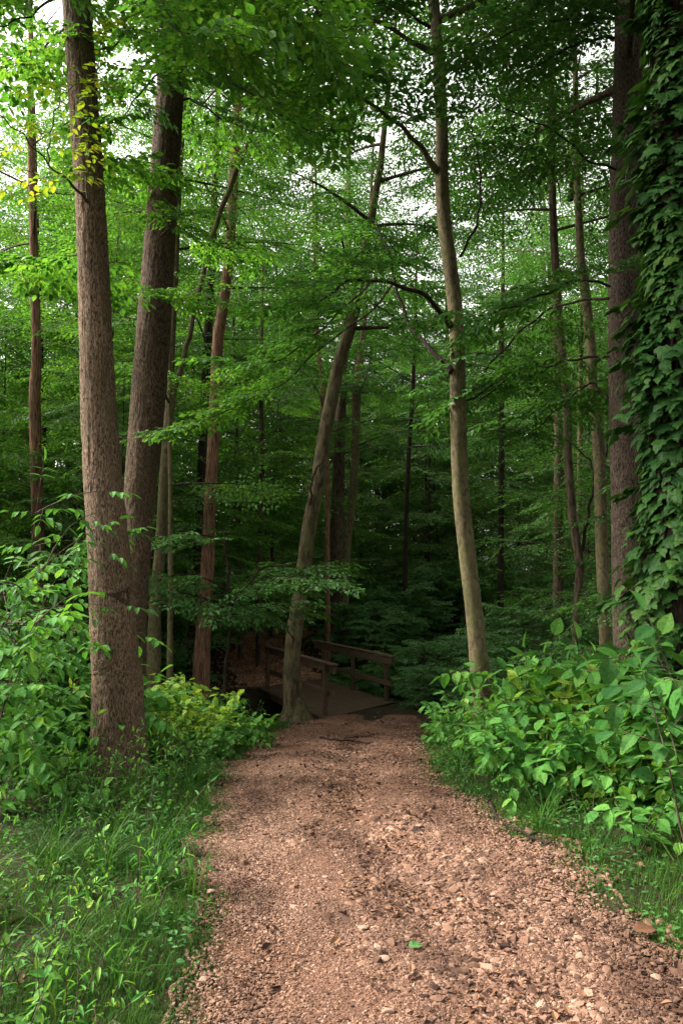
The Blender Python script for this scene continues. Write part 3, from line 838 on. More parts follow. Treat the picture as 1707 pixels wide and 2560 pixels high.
L5.append(limb(t5, [(1535, 420, 9.2, 10), (1470, 400, 8.8, 8), (1390, 330, 8.5, 7), (1300, 290, 8.3, 6), (1220, 240, 8.2, 4)], 'bark_dark'))
L5.append(limb(t5, [(1530, 1010, 9.3, 8), (1480, 960, 9.6, 7), (1420, 1000, 10.0, 5), (1330, 1080, 10.4, 4)], 'bark_dark'))
mb = MB()
for l in L5: leafy_limb(mb, l, r5, SPR, T6, .30, .22, scale=(.6, 1.1), pitch=(-.28, .1), leafscale=1.25)
finish_crown(t5, mb, 'leaf_deep')
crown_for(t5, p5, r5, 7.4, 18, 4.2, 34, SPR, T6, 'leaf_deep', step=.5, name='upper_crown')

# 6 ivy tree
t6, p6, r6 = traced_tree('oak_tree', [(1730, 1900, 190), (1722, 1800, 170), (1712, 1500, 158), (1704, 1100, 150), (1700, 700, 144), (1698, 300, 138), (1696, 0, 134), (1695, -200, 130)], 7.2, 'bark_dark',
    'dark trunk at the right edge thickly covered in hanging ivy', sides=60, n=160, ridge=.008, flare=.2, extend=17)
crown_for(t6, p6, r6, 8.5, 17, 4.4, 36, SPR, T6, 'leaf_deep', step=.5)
ivy = thing('ivy', (float(p6[0, 0]), float(p6[0, 1]), float(p6[0, 2])), 'dark green lobed ivy climbing the trunk at the right edge', 'ivy')
mb = MB(); mbs = MB()
rg = np.random.default_rng(66)
for k in range(9):
    a0 = rg.uniform(0, 6.28)
    zz = np.linspace(p6[0, 2] + .1, 8.2, 60)
    aa = a0 + .25 * np.sin(zz * 1.1 + k) + .1 * np.sin(zz * 3.1 + 2 * k)
    cx = np.interp(zz, p6[:, 2], p6[:, 0]); cy = np.interp(zz, p6[:, 2], p6[:, 1]); rr = np.interp(zz, p6[:, 2], p6[:, 3]) + .012
    mbs.tube(np.stack([cx + np.cos(aa) * rr, cy + np.sin(aa) * rr, zz], -1), .012, 5)
n = 9500
zz = rg.uniform(p6[0, 2] + .1, 8.2, n)
an = rg.uniform(0, 6.28, n)
dens = .40 + .38 * np.sin(an * 2 + zz * 1.3) * np.sin(zz * 2.2 + an) + .25 * np.sin(an * 5 - zz * 4.1) * np.sin(zz * 6.3 + an * 2)      # patchy, bare bark shows between
keep = rg.random(n) < np.clip(dens * 1.5 + .12, .10, 1)
zz, an = zz[keep], an[keep]; n = len(zz)
cx = np.interp(zz, p6[:, 2], p6[:, 0]); cy = np.interp(zz, p6[:, 2], p6[:, 1]); rr = np.interp(zz, p6[:, 2], p6[:, 3])
off = .02 + .30 * rg.random(n) ** 2.4 * (.6 + .4 * np.sin(zz * 3 + an))
o = np.stack([np.cos(an), np.sin(an), np.zeros(n)], -1)
tg = np.stack([-np.sin(an), np.cos(an), np.zeros(n)], -1)
P = np.stack([cx, cy, zz], -1) + o * (rr + off)[:, None]
D = o * rg.uniform(.25, .9, n)[:, None] + tg * rg.normal(0, .55, n)[:, None] - UP * rg.uniform(.35, 1.0, n)[:, None]
N = o * rg.uniform(.5, 1.0, n)[:, None] + UP * rg.uniform(.4, 1.1, n)[:, None] + rg.normal(0, .22, (n, 3))
mb.leaves(P, D, N, (.055 + .12 * rg.random(n) ** 1.3), IVY)
mbs.segs(P - o * (off + .01)[:, None] + UP * .02, P, .0025)
for q in range(46):
    z0 = rg.uniform(.6, 7.6); a0 = rg.uniform(0, 6.28) if q > 26 else rg.uniform(2.6, 4.4)
    c0 = np.array([np.interp(z0, p6[:, 2], p6[:, 0]), np.interp(z0, p6[:, 2], p6[:, 1]), z0]); r0 = np.interp(z0, p6[:, 2], p6[:, 3])
    o0 = np.array([math.cos(a0), math.sin(a0), 0]); L0 = rg.uniform(.2, .5)
    sh = np.array([c0 + o0 * (r0 + L0 * t) + UP * (.12 * math.sin(t * 2.5) - .28 * t * t) * L0 for t in np.linspace(0, 1, 8)])
    mbs.tube(sh, np.linspace(.005, .002, 8), 4, 0, False)
    for t in range(1, 8):
        for _ in range(2):
            sd0 = np.array([-o0[1], o0[0], 0]) * rg.choice([-1, 1])
            mb.leaves([sh[t] + rg.normal(0, .02, 3)], [o0 * .7 + sd0 * rg.uniform(.1, 1) - UP * rg.uniform(.2, .8)], [UP + o0 * .4 + rg.normal(0, .25, 3)], [rg.uniform(.08, .17)], IVY)
mbs.build('stem', M['twig'], ivy, origin=ivy.location)
mb.build('leaves', M['leaf_ivy'], ivy, origin=ivy.location)

# top left canopy: limbs of the two left trunks reaching over the path
def hang(root, limbs, rg, leaf, name, **kw):
    mb = MB()
    for l in limbs: leafy_limb(mb, limb(root, l, 'bark_dark'), rg, SPR, OV, **kw)
    return finish_crown(root, mb, leaf, name=name)
KW = dict(step=.36, t0=.25, scale=(.55, .95), pitch=(-.4, .2), leafscale=1.55, thin=.72)
hang(t2, ([(445, -80, 9.5, 16), (520, -20, 8.8, 13), (600, 60, 8.2, 10), (690, 120, 7.7, 8), (760, 150, 7.3, 5)],
          [(440, -30, 9.4, 14), (400, 30, 8.6, 11), (430, 100, 7.8, 8), (520, 180, 7.2, 7), (620, 230, 6.8, 5), (700, 300, 6.6, 3)],
          [(440, 40, 9.4, 12), (520, 130, 9.0, 10), (600, 210, 8.8, 8), (690, 280, 8.6, 6), (780, 330, 8.5, 4)],
          [(445, -140, 9.5, 16), (560, -120, 8.8, 12), (700, -40, 8.2, 9), (800, 10, 7.8, 5)],
          [(430, 150, 9.3, 9), (380, 200, 8.8, 7), (330, 260, 8.4, 5), (290, 330, 8.2, 3)],
          [(436, 60, 9.3, 10), (330, 90, 8.6, 8), (250, 130, 8.2, 6), (170, 160, 8.0, 4)],
          [(420, 270, 9.4, 9), (480, 250, 9.6, 8), (560, 300, 9.8, 6), (640, 330, 9.9, 4)]), r2, 'leaf_top', 'lower_crown', **KW)
KW2 = dict(step=.3, t0=.4, scale=(.4, .62), pitch=(-.3, .1), leafscale=1.5)
hang(t2, ([(402, 590, 9.1, 7), (425, 565, 8.8, 5), (440, 545, 8.6, 4)], [(384, 730, 9.1, 7), (415, 735, 8.8, 5), (410, 755, 8.6, 3)], [(408, 560, 9.6, 7), (500, 590, 9.8, 5), (590, 630, 10, 3)]), r2, 'leaf_top', 'low_sprays', **KW2)
hang(t1, ([(190, -60, 7.7, 14), (150, -20, 7.2, 11), (90, 30, 6.8, 8), (20, 60, 6.6, 5), (-60, 80, 6.5, 3)],
          [(195, -120, 7.7, 14), (260, -80, 7.0, 11), (330, -20, 6.5, 9), (400, 40, 6.2, 7), (470, 90, 6.0, 4)],
          [(190, -150, 7.7, 14), (120, -140, 7.2, 11), (60, -60, 6.8, 8), (0, 0, 6.6, 5)],
          [(198, 30, 7.9, 11), (140, 90, 8.4, 9), (70, 150, 8.8, 7), (-10, 190, 9.0, 4)],
          [(222, 360, 7.9, 9), (280, 400, 8.5, 7), (330, 390, 9.0, 5)],
          [(240, 620, 7.9, 8), (170, 640, 8.6, 6), (90, 660, 9.0, 5), (10, 650, 9.3, 3)],
          [(205, -200, 7.7, 14), (330, -200, 7.2, 11), (480, -120, 6.8, 9), (600, -30, 6.5, 7), (700, 20, 6.3, 4)]), r1, 'leaf_top', 'lower_crown', **KW)

# ----- mid distance trunks, each with its own label, all carrying crowns
MID = [
 ('slender_tree', [(386, 1600, 34), (389, 1507, 28), (403, 1343, 27), (412, 1180, 25), (421, 1071, 24), (424, 980, 23), (429, 853, 20), (438, 708, 17), (444, 545, 15), (460, 272, 12), (470, 60, 10)], 14.5, 'bark_beech', 'slender grey green stem forking halfway up, just right of the twin left trunks', 15),
 ('red_barked_tree', [(505, 1640, 42), (507, 1605, 38), (520, 1398, 33), (526, 1234, 29), (536, 1071, 30), (545, 853, 28), (553, 800, 28), (572, 653, 26), (585, 436, 27), (594, 272, 24), (603, 60, 20)], 16.5, 'bark_red', 'straight reddish brown trunk left of the leaning beech', 18),
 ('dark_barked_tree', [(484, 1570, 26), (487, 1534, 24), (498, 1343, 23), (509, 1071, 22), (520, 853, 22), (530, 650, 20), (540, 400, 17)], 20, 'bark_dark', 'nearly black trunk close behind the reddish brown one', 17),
 ('slender_tree', [(426, 1610, 15), (426, 1580, 14), (427, 1476, 13), (427, 1372, 12), (426, 1223, 10), (424, 1050, 8), (424, 880, 7)], 14.0, 'bark_beech', 'thin pale pole of a stem beside the forked grey one', 9),
 ('red_barked_tree', [(99, 1560, 33), (98, 1430, 31), (93, 1200, 29), (88, 1000, 28), (92, 870, 24), (85, 600, 21), (78, 350, 18)], 16, 'bark_red', 'pinkish red trunk standing alone near the left edge', 17),
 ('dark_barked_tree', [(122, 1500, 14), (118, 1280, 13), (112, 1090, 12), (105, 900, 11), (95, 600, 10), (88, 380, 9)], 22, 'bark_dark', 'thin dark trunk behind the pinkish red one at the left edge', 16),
 ('brown_barked_tree', [(838, 1580, 46), (838, 1530, 40), (841, 1465, 34), (841, 1350, 34), (845, 1236, 33), (849, 1102, 28), (854, 1006, 25), (862, 850, 21), (868, 640, 18)], 26.5, 'bark_brown', 'wide dark trunk beyond the bridge, at the right side of the climbing path', 20),
 ('slender_tree', [(862, 1570, 18), (864, 1504, 15), (868, 1370, 18), (883, 1217, 20), (889, 1083, 22), (891, 968, 24), (898, 910, 20), (906, 853, 16), (918, 700, 13)], 25, 'bark_beech', 'narrow curved pale brown stem leaning out beside the wide trunk beyond the bridge', 17),
 ('slender_tree', [(819, 1520, 13), (818, 1427, 12), (819, 1274, 11), (815, 1100, 13), (808, 1025, 13), (805, 950, 13), (795, 872, 12), (790, 780, 10)], 24, 'bark_red', 'thin reddish stem seen between the leaning beech and the wide trunk', 15),
 ('slender_tree', [(647, 1570, 13), (648, 1520, 12), (649, 1390, 11), (653, 1250, 11), (655, 1121, 12), (652, 950, 10), (655, 800, 8)], 24, 'bark_brown', 'thin dark brown stem left of the climbing path beyond the bridge', 14),
 ('slender_tree', [(600, 1560, 10), (599, 1480, 9), (597, 1300, 10), (593, 1150, 9), (590, 1000, 9), (586, 900, 8)], 25, 'bark_brown', 'very thin stem between the reddish trunk and the climbing path', 12),
 ('beech_tree', [(1436, 1690, 16), (1438, 1561, 15), (1447, 1440, 20), (1447, 1398, 21), (1430, 1289, 21), (1419, 1125, 19), (1417, 1016, 20), (1403, 880, 22), (1390, 700, 21), (1384, 600, 20), (1378, 400, 19), (1376, 218, 19), (1376, 82, 15), (1378, -80, 12)], 14, 'bark_brown', 'crooked slender trunk right of the slim beech, forked low down', 14),
 ('beech_tree', [(1512, 1720, 28), (1512, 1643, 27), (1506, 1452, 30), (1501, 1289, 30), (1496, 1125, 30), (1479, 962, 28), (1477, 880, 25), (1460, 708, 24), (1452, 653, 21), (1446, 560, 19), (1440, 400, 17), (1437, 200, 14)], 13, 'bark_beech', 'dusky trunk with a pale upper part, close left of the thick flecked trunk', 15),
 ('brown_barked_tree', [(1392, 1600, 26), (1394, 1500, 25), (1395, 1370, 24), (1395, 1125, 22), (1390, 900, 19), (1386, 700, 16)], 19, 'bark_brown', 'shaded upright trunk behind the crooked slender one', 16),
 ('slender_tree', [(1446, 1580, 15), (1447, 1330, 14), (1449, 1125, 14), (1450, 950, 12), (1455, 700, 10)], 20, 'bark_beech', 'thin olive stem seen between the crooked trunk and the dusky one', 14),
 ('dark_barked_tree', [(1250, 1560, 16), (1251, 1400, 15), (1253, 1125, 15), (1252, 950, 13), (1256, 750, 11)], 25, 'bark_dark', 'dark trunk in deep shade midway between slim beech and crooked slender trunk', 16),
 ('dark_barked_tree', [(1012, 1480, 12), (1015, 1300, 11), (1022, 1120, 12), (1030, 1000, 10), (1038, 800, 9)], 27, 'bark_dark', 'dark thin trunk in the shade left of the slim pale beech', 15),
]
for i, (kind, rows, Y, mat, lab, H) in enumerate(MID):
    root, pts, rg = traced_tree(kind, rows, Y, mat, lab, sides=16, n=60, ridge=.004, flare=.2, extend=H)
    if i == 0:
        lp = limb(root, [(424, 1050, 14.5, 21), (432, 1000, 14.5, 20), (463, 880, 14.4, 18), (479, 817, 14.3, 18), (517, 643, 14.2, 18), (550, 534, 14.1, 18), (588, 436, 14.0, 18), (626, 338, 13.9, 17), (654, 256, 13.8, 15), (680, 150, 13.8, 11), (720, 0, 13.7, 8)], 'bark_beech', n=50, sides=14)
        mb = MB(); leafy_limb(mb, lp, rg, SPR, T6, .5, .6, scale=(.7, 1.2)); finish_crown(root, mb, 'leaf_top', name='lower_crown')
    if i == 11:
        limb(root, [(1450, 1392, 14, 12), (1464, 1320, 14, 11), (1474, 1261, 14, 10), (1487, 1207, 13.9, 9), (1510, 1150, 13.8, 7), (1520, 1090, 13.7, 5)], 'bark_dark')
        limb(root, [(1484, 1215, 13.9, 7), (1478, 1160, 14, 6), (1450, 1130, 14.1, 5), (1420, 1095, 14.2, 4)], 'bark_dark')
        limb(root, [(1425, 500, 14, 16), (1436, 436, 14, 16), (1468, 354, 14, 15), (1485, 270, 14, 12), (1495, 150, 14, 9)], 'bark_brown')
    left = rows[0][0] < 470  # left crowns take the leaf colour with light put in
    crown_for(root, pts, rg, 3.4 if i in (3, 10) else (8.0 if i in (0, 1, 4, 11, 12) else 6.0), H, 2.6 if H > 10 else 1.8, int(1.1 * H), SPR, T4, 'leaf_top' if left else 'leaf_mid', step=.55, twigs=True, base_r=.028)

# sprays that cross the trunks in the middle distance, on the reddish tree's and the stem's low limbs
und = thing('young_beech', (float(at(560, 1700, 13)[0]), 13.0, float(ground(at(560, 1700, 13)[0], 13.0)) - .05), 'young beech holding flat bright sprays of leaves before the reddish trunk', 'tree')
rg = np.random.default_rng(5)
tp = limb(und, [(560, 1800, 13, 12), (562, 1700, 13, 11), (575, 1560, 13, 10), (570, 1450, 13, 8), (560, 1330, 13, 6)], 'bark_dark', name='trunk')
mb = MB()
for l in ([(572, 1500, 13, 7), (640, 1455, 12.8, 5), (720, 1440, 12.6, 4), (780, 1450, 12.4, 3)], [(572, 1480, 13, 7), (500, 1440, 12.8, 5), (430, 1440, 12.6, 4), (385, 1460, 12.5, 3)],
          [(575, 1540, 13, 7), (650, 1520, 12.8, 5), (720, 1500, 12.5, 4)], [(574, 1520, 13, 7), (660, 1420, 13.6, 5), (760, 1420, 14.0, 4), (830, 1400, 14.2, 3)], [(574, 1530, 13, 7), (520, 1500, 12.6, 5), (450, 1480, 12.3, 4)], [(566, 1360, 13, 6), (500, 1335, 12.8, 5), (430, 1345, 12.6, 4), (385, 1360, 12.5, 3)]):
    leafy_limb(mb, limb(und, l, 'bark_dark'), rg, SPR, T6, .26, .15, scale=(.6, 1.0), pitch=(-.22, .1), spread=(.5, 1.2), leafscale=1.4, thin=.62)
finish_crown(und, mb, 'leaf_deep')

# ----------------------------------------------------------------- trees behind: prototypes, then copies
def proto_tree(kind, seed, H, z0, rad, n_limb, leaf, bark, r0, sprays, tpl, step, lean=.3, thin=1.0, lift=(.0, .35), twigs=True, leafscale=1.0):
    rg = np.random.default_rng(seed)
    root = thing(kind, (0, 0, 0), 'x', 'tree')
    t = np.linspace(0, 1, 40)
    ax = np.stack([lean * np.sin(t * 2.2 + seed) - lean * math.sin(seed), lean * np.sin(t * 1.7 + 2 * seed) - lean * math.sin(2 * seed), t * H - .15], -1)
    rr = r0 * (1 - .85 * t) * (1 + .35 * np.exp(-t * H / .3))
    mb = MB(); mb.tube(ax, rr, 12); mb.build('trunk', M[bark], root)
    mb = MB()
    crown_mesh(mb, rg, z0, H, rad, n_limb, sprays, tpl, axis=ax, step=step, thin=thin, base_r=r0 * .2, lift=lift, twigs=twigs, scale=(.75, 1.3), lr=.005, leafscale=leafscale, pitch=(-.75, .4) if H > 13 else (-.38, .25), roll=.6 if H > 13 else .3)
    mb.build('crown', [M[leaf], M['twig']], root)
    return root

UL = [proto_tree('light_beech', 27 + k, [12, 10][k], [1.6, 1.2][k], [3.0, 2.7][k], [40, 34][k], 'leaf_top', 'bark_brown', .08, SPR, T6, .48, leafscale=1.15) for k in range(2)]
UB = [proto_tree('understory_beech', 21 + k, [7.5, 9.5, 6.0][k], [1.0, 1.3, .7][k], [2.7, 3.0, 2.3][k], [26, 30, 22][k], 'leaf_mid', 'bark_dark', .06, SPR, T4, .50) for k in range(3)]
UD = [proto_tree('understory_beech', 31 + k, [8, 10.5][k], [.9, 1.2][k], [2.9, 3.3][k], [26, 32][k], 'leaf_mid', 'bark_dark', .07, SPR, T4, .52) for k in range(2)]
TT = [proto_tree('tall_tree', 41 + k, [19, 22, 17][k], [6.5, 8, 5][k], [3.6, 4.2, 3.4][k], [32, 34, 30][k], 'leaf_mid', ['bark_brown', 'bark_dark', 'bark_brown'][k], [.17, .2, .14][k], SPR_FAR, T4, .62, lean=.5, lift=(.1, .55)) for k in range(3)]
used = set()
def plant(protos, k, x, y, s, label, group, sink=.0):
    p = protos[k % len(protos)]
    loc = (x, y, float(ground(x, y)) - sink)
    rz = float(rng.uniform(0, 6.28))
    if p.name not in used:
        used.add(p.name); p.location = loc; p.rotation_euler = (0, 0, rz); p.scale = (s,) * 3
        p['label'] = label; p['group'] = group; return p
    return dup(p, loc, rz, s, label, group)

G_UL, G_UR, G_TT = 'young beeches left of the creek', 'young beeches beyond the bridge', 'tall trees filling the wood'
LUL = 'one of the low leafy beeches crowding between the left trunks'
LUR = 'one of the dark low leafy beeches filling the shade beyond the bridge'
LTT = 'one of the tall leafy trees closing the forest in the distance'
k = 0
for (x, y, s) in [(-9.6, 14.2, 1.0), (-10.2, 17.4, 1.05), (-5.3, 18.2, 1.0), (-11.2, 21, 1.1), (-7.4, 22, 1.2), (-4.3, 24.5, 1.2), (-13.5, 24, 1.25), (-2.6, 29, 1.25), (-9.8, 29, 1.3), (-8.3, 12.6, .95)]:
    plant(UL, k, x, y, s, 'one of the sunlit leafy beeches standing in the light at the left', 'light green beeches at the left'); k += 1
for (x, y, s) in [(-4.5, 17.0, .8), (-7.8, 19, .95), (-4.7, 20.5, 1.05), (-9.5, 22, 1.1), (-6.3, 25, 1.1), (-5.0, 28, 1.0), (-12, 27, 1.2), (-8.5, 31, 1.2), (-5, 33, 1.1), (-14.5, 33, 1.2), (-10.5, 17.5, .9), (-8.6, 13.0, .75)]:
    plant(UB, k, x, y, s, LUL, G_UL); k += 1
for (x, y, s) in [(7.6, 24.5, 1.1), (3.4, 32, 1.15), (5.8, 30, 1.2), (9.5, 29, 1.2), (.3, 33, 1.1), (3.6, 35, 1.2), (8, 36, 1.3), (12, 34, 1.3), (6.3, 17.2, .95), (8.3, 19.5, 1.0), (-.6, 38, 1.2), (10.5, 23, 1.1), (6.2, 13.2, .8), (7.8, 14.6, .9), (-1.5, 44, 1.4), (2.4, 43, 1.35), (6.5, 44, 1.4), (10.5, 42, 1.4), (-5.5, 43, 1.4), (-10, 44, 1.4), (4.9, 38.5, 1.3), (.9, 40, 1.3), (14, 42, 1.4), (-3, 49, 1.7), (1, 51, 1.7), (4.5, 48, 1.7), (8.5, 50, 1.7), (12, 47, 1.7), (-7, 51, 1.7), (16, 50, 1.7), (2.6, 55, 1.9), (6.5, 56, 1.9), (-1, 56, 1.9), (10.5, 56, 1.9)]:
    plant(UD, k, x, y, s, LUR, G_UR); k += 1
for (x, y, s) in [(-17, 36, 1.0), (-12, 39, .95), (-6.5, 38, 1.0), (-2.8, 42, 1.0), (-1.9, 37, 1.15), (-5.2, 45, 1.15), (2, 41, 1.05), (6, 40, 1.0), (11, 40, 1.05), (15.5, 38, 1.1), (-20, 45, 1.05), (-14, 47, 1.0), (-12.5, 33, 1.0), (-16, 41, 1.1), (-9.5, 43, 1.1), (-8.5, 48, 1.05), (-3.5, 52, 1.1), (1.5, 50, 1.05), (7, 49, 1.1), (12.5, 50, 1.1), (18, 47, 1.1), (12.5, 28.5, .95), (8.5, 34, .95), (-9.8, 28, .85)]:
    if y > 35: s *= 1.14
    plant(TT, k, x, y, s, LTT, G_TT); k += 1

for (x, y, s) in [(4.8, 3.2, 1.0), (2.6, -4.5, .95), (-2.2, -8.5, 1.0), (7.5, 7.5, 1.0), (6.5, -1.5, 1.0), (9.5, 13, 1.0), (4.6, -.8, 1.0), (1.0, -9.5, 1.1), (11.5, 18, 1.0), (-6.5, -4.0, .95)]:  # out-of-frame trees added to shade the near path and the right side
    plant(TT, k, x, y, s, 'one of the out-of-frame trees added to shade the path around the viewpoint', 'out-of-frame trees added for shade'); k += 1

# the far wood that reads as one mass
mb = MB(); rg = np.random.default_rng(77)
nT = 90
tx = rg.uniform(-40, 40, nT); ty = rg.uniform(54, 80, nT)
for x, y in zip(tx, ty):
    z = float(ground(x, y)); h = rg.uniform(14, 22)
    mb.tube([[x, y, z - .3], [x + rg.normal(0, .3), y, z + h * .5], [x + rg.normal(0, .6), y, z + h]], [rg.uniform(.12, .26), .12, .05], 8, 1)
n = 210000
ti = rg.integers(0, nT, n)
sel = rg.random(n); hz = np.where(sel < .36, rg.uniform(-.2, 5, n), np.where(sel < .74, rg.uniform(4, 11, n), 6 + 13 * rg.random(n)))
th = rg.uniform(0, 6.28, n); rr = np.where(hz < 5, 4.6, 3.4) * np.sqrt(rg.random(n)) * (1.05 - .4 * hz / 20)
cx_ = tx[ti] + np.cos(th) * rr
kp = (hz < 8) | (np.sin(cx_ * 1.3 + ti) * np.sin(hz * 1.1 + ti * 1.7) > -.12); ti, hz, th, rr = ti[kp], hz[kp], th[kp], rr[kp]; n = len(ti)
cl = np.where(hz < 6, np.round(hz / 1.1) * 1.1, hz + .8 * np.sin(th * 3 + ti) * np.sin(hz * 1.3 + ti)) + rg.normal(0, .25, n)                        # flat layers
P = np.stack([tx[ti] + np.cos(th) * rr, ty[ti] + np.sin(th) * rr, ground(tx[ti], ty[ti]) + cl - .12 * rr], -1)
D = np.stack([np.cos(th + rg.normal(0, .8, n)), np.sin(th + rg.normal(0, .8, n)), rg.normal(-.15, .2, n)], -1)
mb.leaves(P, D, UP + rg.normal(0, .8, (n, 3)), rg.uniform(.24, .46, n), T4, 0)
tag(mb.build('distant_woods', [M['leaf_mid'], M['bark_dark']]), kind='stuff')

# ----------------------------------------------------------------- the footbridge
br = thing('wooden_footbridge', (float(BC[0]), float(BC[1]), float(-.95)), 'small weathered wooden footbridge with post and rail sides over the creek', 'footbridge')
A = np.array([-.30, 16.0]); ax = nrm(np.array([-1.54, 4.3])); fe = np.array([1.0, 18.0]) - A      # left near corner, run, skewed front edge
DZ = -.81; RUN = 4.75
def bp(s, t, z):
    q = A + ax * s + fe * t
    return np.array([q[0], q[1], z])
AX = np.array([*ax, 0]); FE = nrm(np.array([*fe, 0])); PX = np.array([ax[1], -ax[0], 0])
mb = MB(); npl = 30; rg = np.random.default_rng(8)
for i in range(npl):
    s = -.25 + (RUN + .5) * (i + .5) / npl
    w = np.linalg.norm(fe) + .28
    c = bp(s, .5, DZ - .02 + rg.uniform(-.004, .004))
    wd = (RUN + .5) / npl * abs(np.cross(ax, FE[:2])) - .008
    mb.box(c, FE, np.cross(UP, FE), UP, (w + rg.uniform(-.03, .03), wd, .045), 0, .006)
mb.build('deck', M['wood'], br, origin=br.location)
for t in (.04, .5, .96):
    mb = MB(); mb.box(bp(RUN / 2, t, DZ - .155), AX, PX, UP, (RUN + .4, .09, .22)); mb.build('beam', M['wood'], br, origin=br.location)
for t in (0.0, 1.0):
    sd = -1 if t == 0 else 1
    for s in ((0.0, RUN * .95) if t == 0 else (.05, RUN * .46, RUN * .95)):
        mb = MB(); top = .98
        mb.box(bp(s, t, DZ + .34) + PX * sd * .02, AX, PX, UP, (.088, .088, 1.32), 0, .01); mb.build('post', M['wood'], br, origin=br.location)
    mb = MB(); tl = np.array([0, 0, .02])
    mb.box(bp(RUN / 2 - .05, t, DZ + .915) - PX * sd * .055, nrm(AX + tl * .3), PX, UP, (RUN + .7, .04, .14), 0, .008)
    mb.build('side_rail', M['wood'], br, origin=br.location)
    mb = MB(); mb.box(bp(RUN / 2 - .05, t, DZ + 1.026) - PX * sd * .01, nrm(AX + tl * .3), PX, UP, (RUN + .8, .15, .04), 0, .01)
    mb.build('handrail', M['wood'], br, origin=br.location)
    mb = MB(); mb.box(bp(RUN / 2 - .05, t, DZ + .42) - PX * sd * .055, AX, PX, UP, (RUN + .75, .04, .11), 0, .008)
    mb.build('mid_rail', M['wood'], br, origin=br.location)

# ----------------------------------------------------------------- shrubs and saplings
def shrub_proto(kind, seed, n_stem, H, leaf, tpl, mat, compound=0, spread=.45, node=.10, fill=.35, r=.006, stem_mat='twig', pairs=True, side=2, dens=1.0):
    """stems arch out of one base; leaves in pairs, or leaflets on a stalk, on the stems and on side shoots"""
    rg = np.random.default_rng(seed)
    root = thing(kind, (0, 0, 0), 'x', 'shrub')
    ms, ml = MB(), MB()
    def put(p, d, L):
        if not compound:
            ml.leaves([p], [d], [UP * 1.0 - np.array([0, .15, 0]) + rg.normal(0, .25, 3) + nrm(np.array([d[0], d[1], 0])) * .35], [L], tpl); return
        q = nrm(d); e = p + q * L * 1.9 - UP * L * .35
        ms.segs([p], [e], .0018)
        sdv = nrm(np.cross(q, UP)); nn = UP + rg.normal(0, .2, 3)
        P, D = [e], [q - UP * .35]
        for k in range(compound):
            f = .35 + .6 * k / compound; b = p + (e - p) * f
            for sg in (-1, 1): P.append(b); D.append(q * .45 + sdv * sg - UP * rg.uniform(.1, .5))
        ml.leaves(P, D, np.repeat(nn[None], len(P), 0), L * rg.uniform(.8, 1.1, len(P)), tpl)
    def shoot(p0, d0, L, rad, lvl):
        m = max(6, int(L / .12)); pts = [p0]; d = nrm(d0)
        cv = rg.normal(0, .10, 3)
        for i in range(m):
            d = nrm(d + cv * .25 + np.array([0, 0, -.05 * (lvl + 1)]) + rg.normal(0, .05, 3)); pts.append(pts[-1] + d * L / m)
        pts = np.array(pts); ms.tube(pts, np.linspace(rad, .0022, len(pts)), 5, 0, False)
        cum = np.linspace(0, L, len(pts)); s = np.arange(L * (fill if lvl == 0 else .12), L, node); ph = rg.uniform(0, 3)
        for j, x in enumerate(s):
            p = np.array([np.interp(x, cum, pts[:, c]) for c in range(3)]); i = min(int(x / L * (len(pts) - 1)), len(pts) - 2)
            t = nrm(pts[i + 1] - pts[i]); u = nrm(np.cross(t, np.array([.2, .1, 1.]))); v = np.cross(u, t)
            a = ph + j * (1.57 if pairs else 2.4)
            if rg.random() < dens:
                for sg in ((1, -1) if pairs else (1,)):
                    dd = (u * math.cos(a) + v * math.sin(a) * .45) * sg + t * .35 + UP * rg.uniform(-.85, -.05)
                    put(p, dd, leaf * rg.uniform(.6, 1.15) * (1 - .25 * x / L))
            if lvl == 0 and side and rg.random() < side * node / .5 and x < L * .92:
                dd = u * math.cos(a + .6) + v * math.sin(a + .6) * .6 + t * .5
                shoot(p, dd, L * rg.uniform(.22, .42), rad * .5, 1)
        put(pts[-1], pts[-1] - pts[-2], leaf * .8)
    for k in range(n_stem):
        a = k * 2.4 + rg.uniform(-.4, .4); o = spread * rg.uniform(.2, 1.1)
        shoot(np.array([math.cos(a), math.sin(a), 0]) * .12 * rg.random() - UP * .03, np.array([math.cos(a) * o, math.sin(a) * o, 1.]), H * rg.uniform(.65, 1.1), r, 0)
    ms.build('stem', M[stem_mat], root); ml.build('leaves', M[mat], root)
    return root

def dome_proto(kind, seed, R_, H, n, leaf, sprays, tpl, thin=1.0, ls=1.0):
    rg = np.random.default_rng(seed)
    root = thing(kind, (0, 0, 0), 'x', 'shrub'); mb = MB(); ms = MB()
    for k in range(n):
        a = rg.uniform(0, 6.28); f = (k + .5) / n; h = H * (.12 + .8 * f ** .8); rr = R_ * math.sqrt(max(1 - (f * .96) ** 2.2, .05)) * rg.uniform(.2, .75)
        p = np.array([math.cos(a) * rr, math.sin(a) * rr, h * rg.uniform(.9, 1.08)])
        b = np.array([math.cos(a) * rr * .15, math.sin(a) * rr * .15, h * .2])
        ms.segs([b, (b + p) / 2 + UP * .06], [(b + p) / 2 + UP * .06, p], .006)
        place_spray(mb, sprays[rg.integers(len(sprays))], p, a + rg.normal(0, .6), rg.uniform(-.2, .35), rg.uniform(.7, 1.3), rg.normal(0, .25), tpl, 0, 1, True, rg, thin, 1, .0025, leafscale=ls)
    ms.segs(np.array([[0, 0, -.1], [.05, 0, -.1], [-.04, .05, -.1]]), np.array([[.1, .1, H * .5], [-.1, .15, H * .5], [.02, -.15, H * .5]]), .015)
    ms.build('stem', M['twig'], root); mb.build('leaves', [M[leaf], M['twig']], root)
    return root

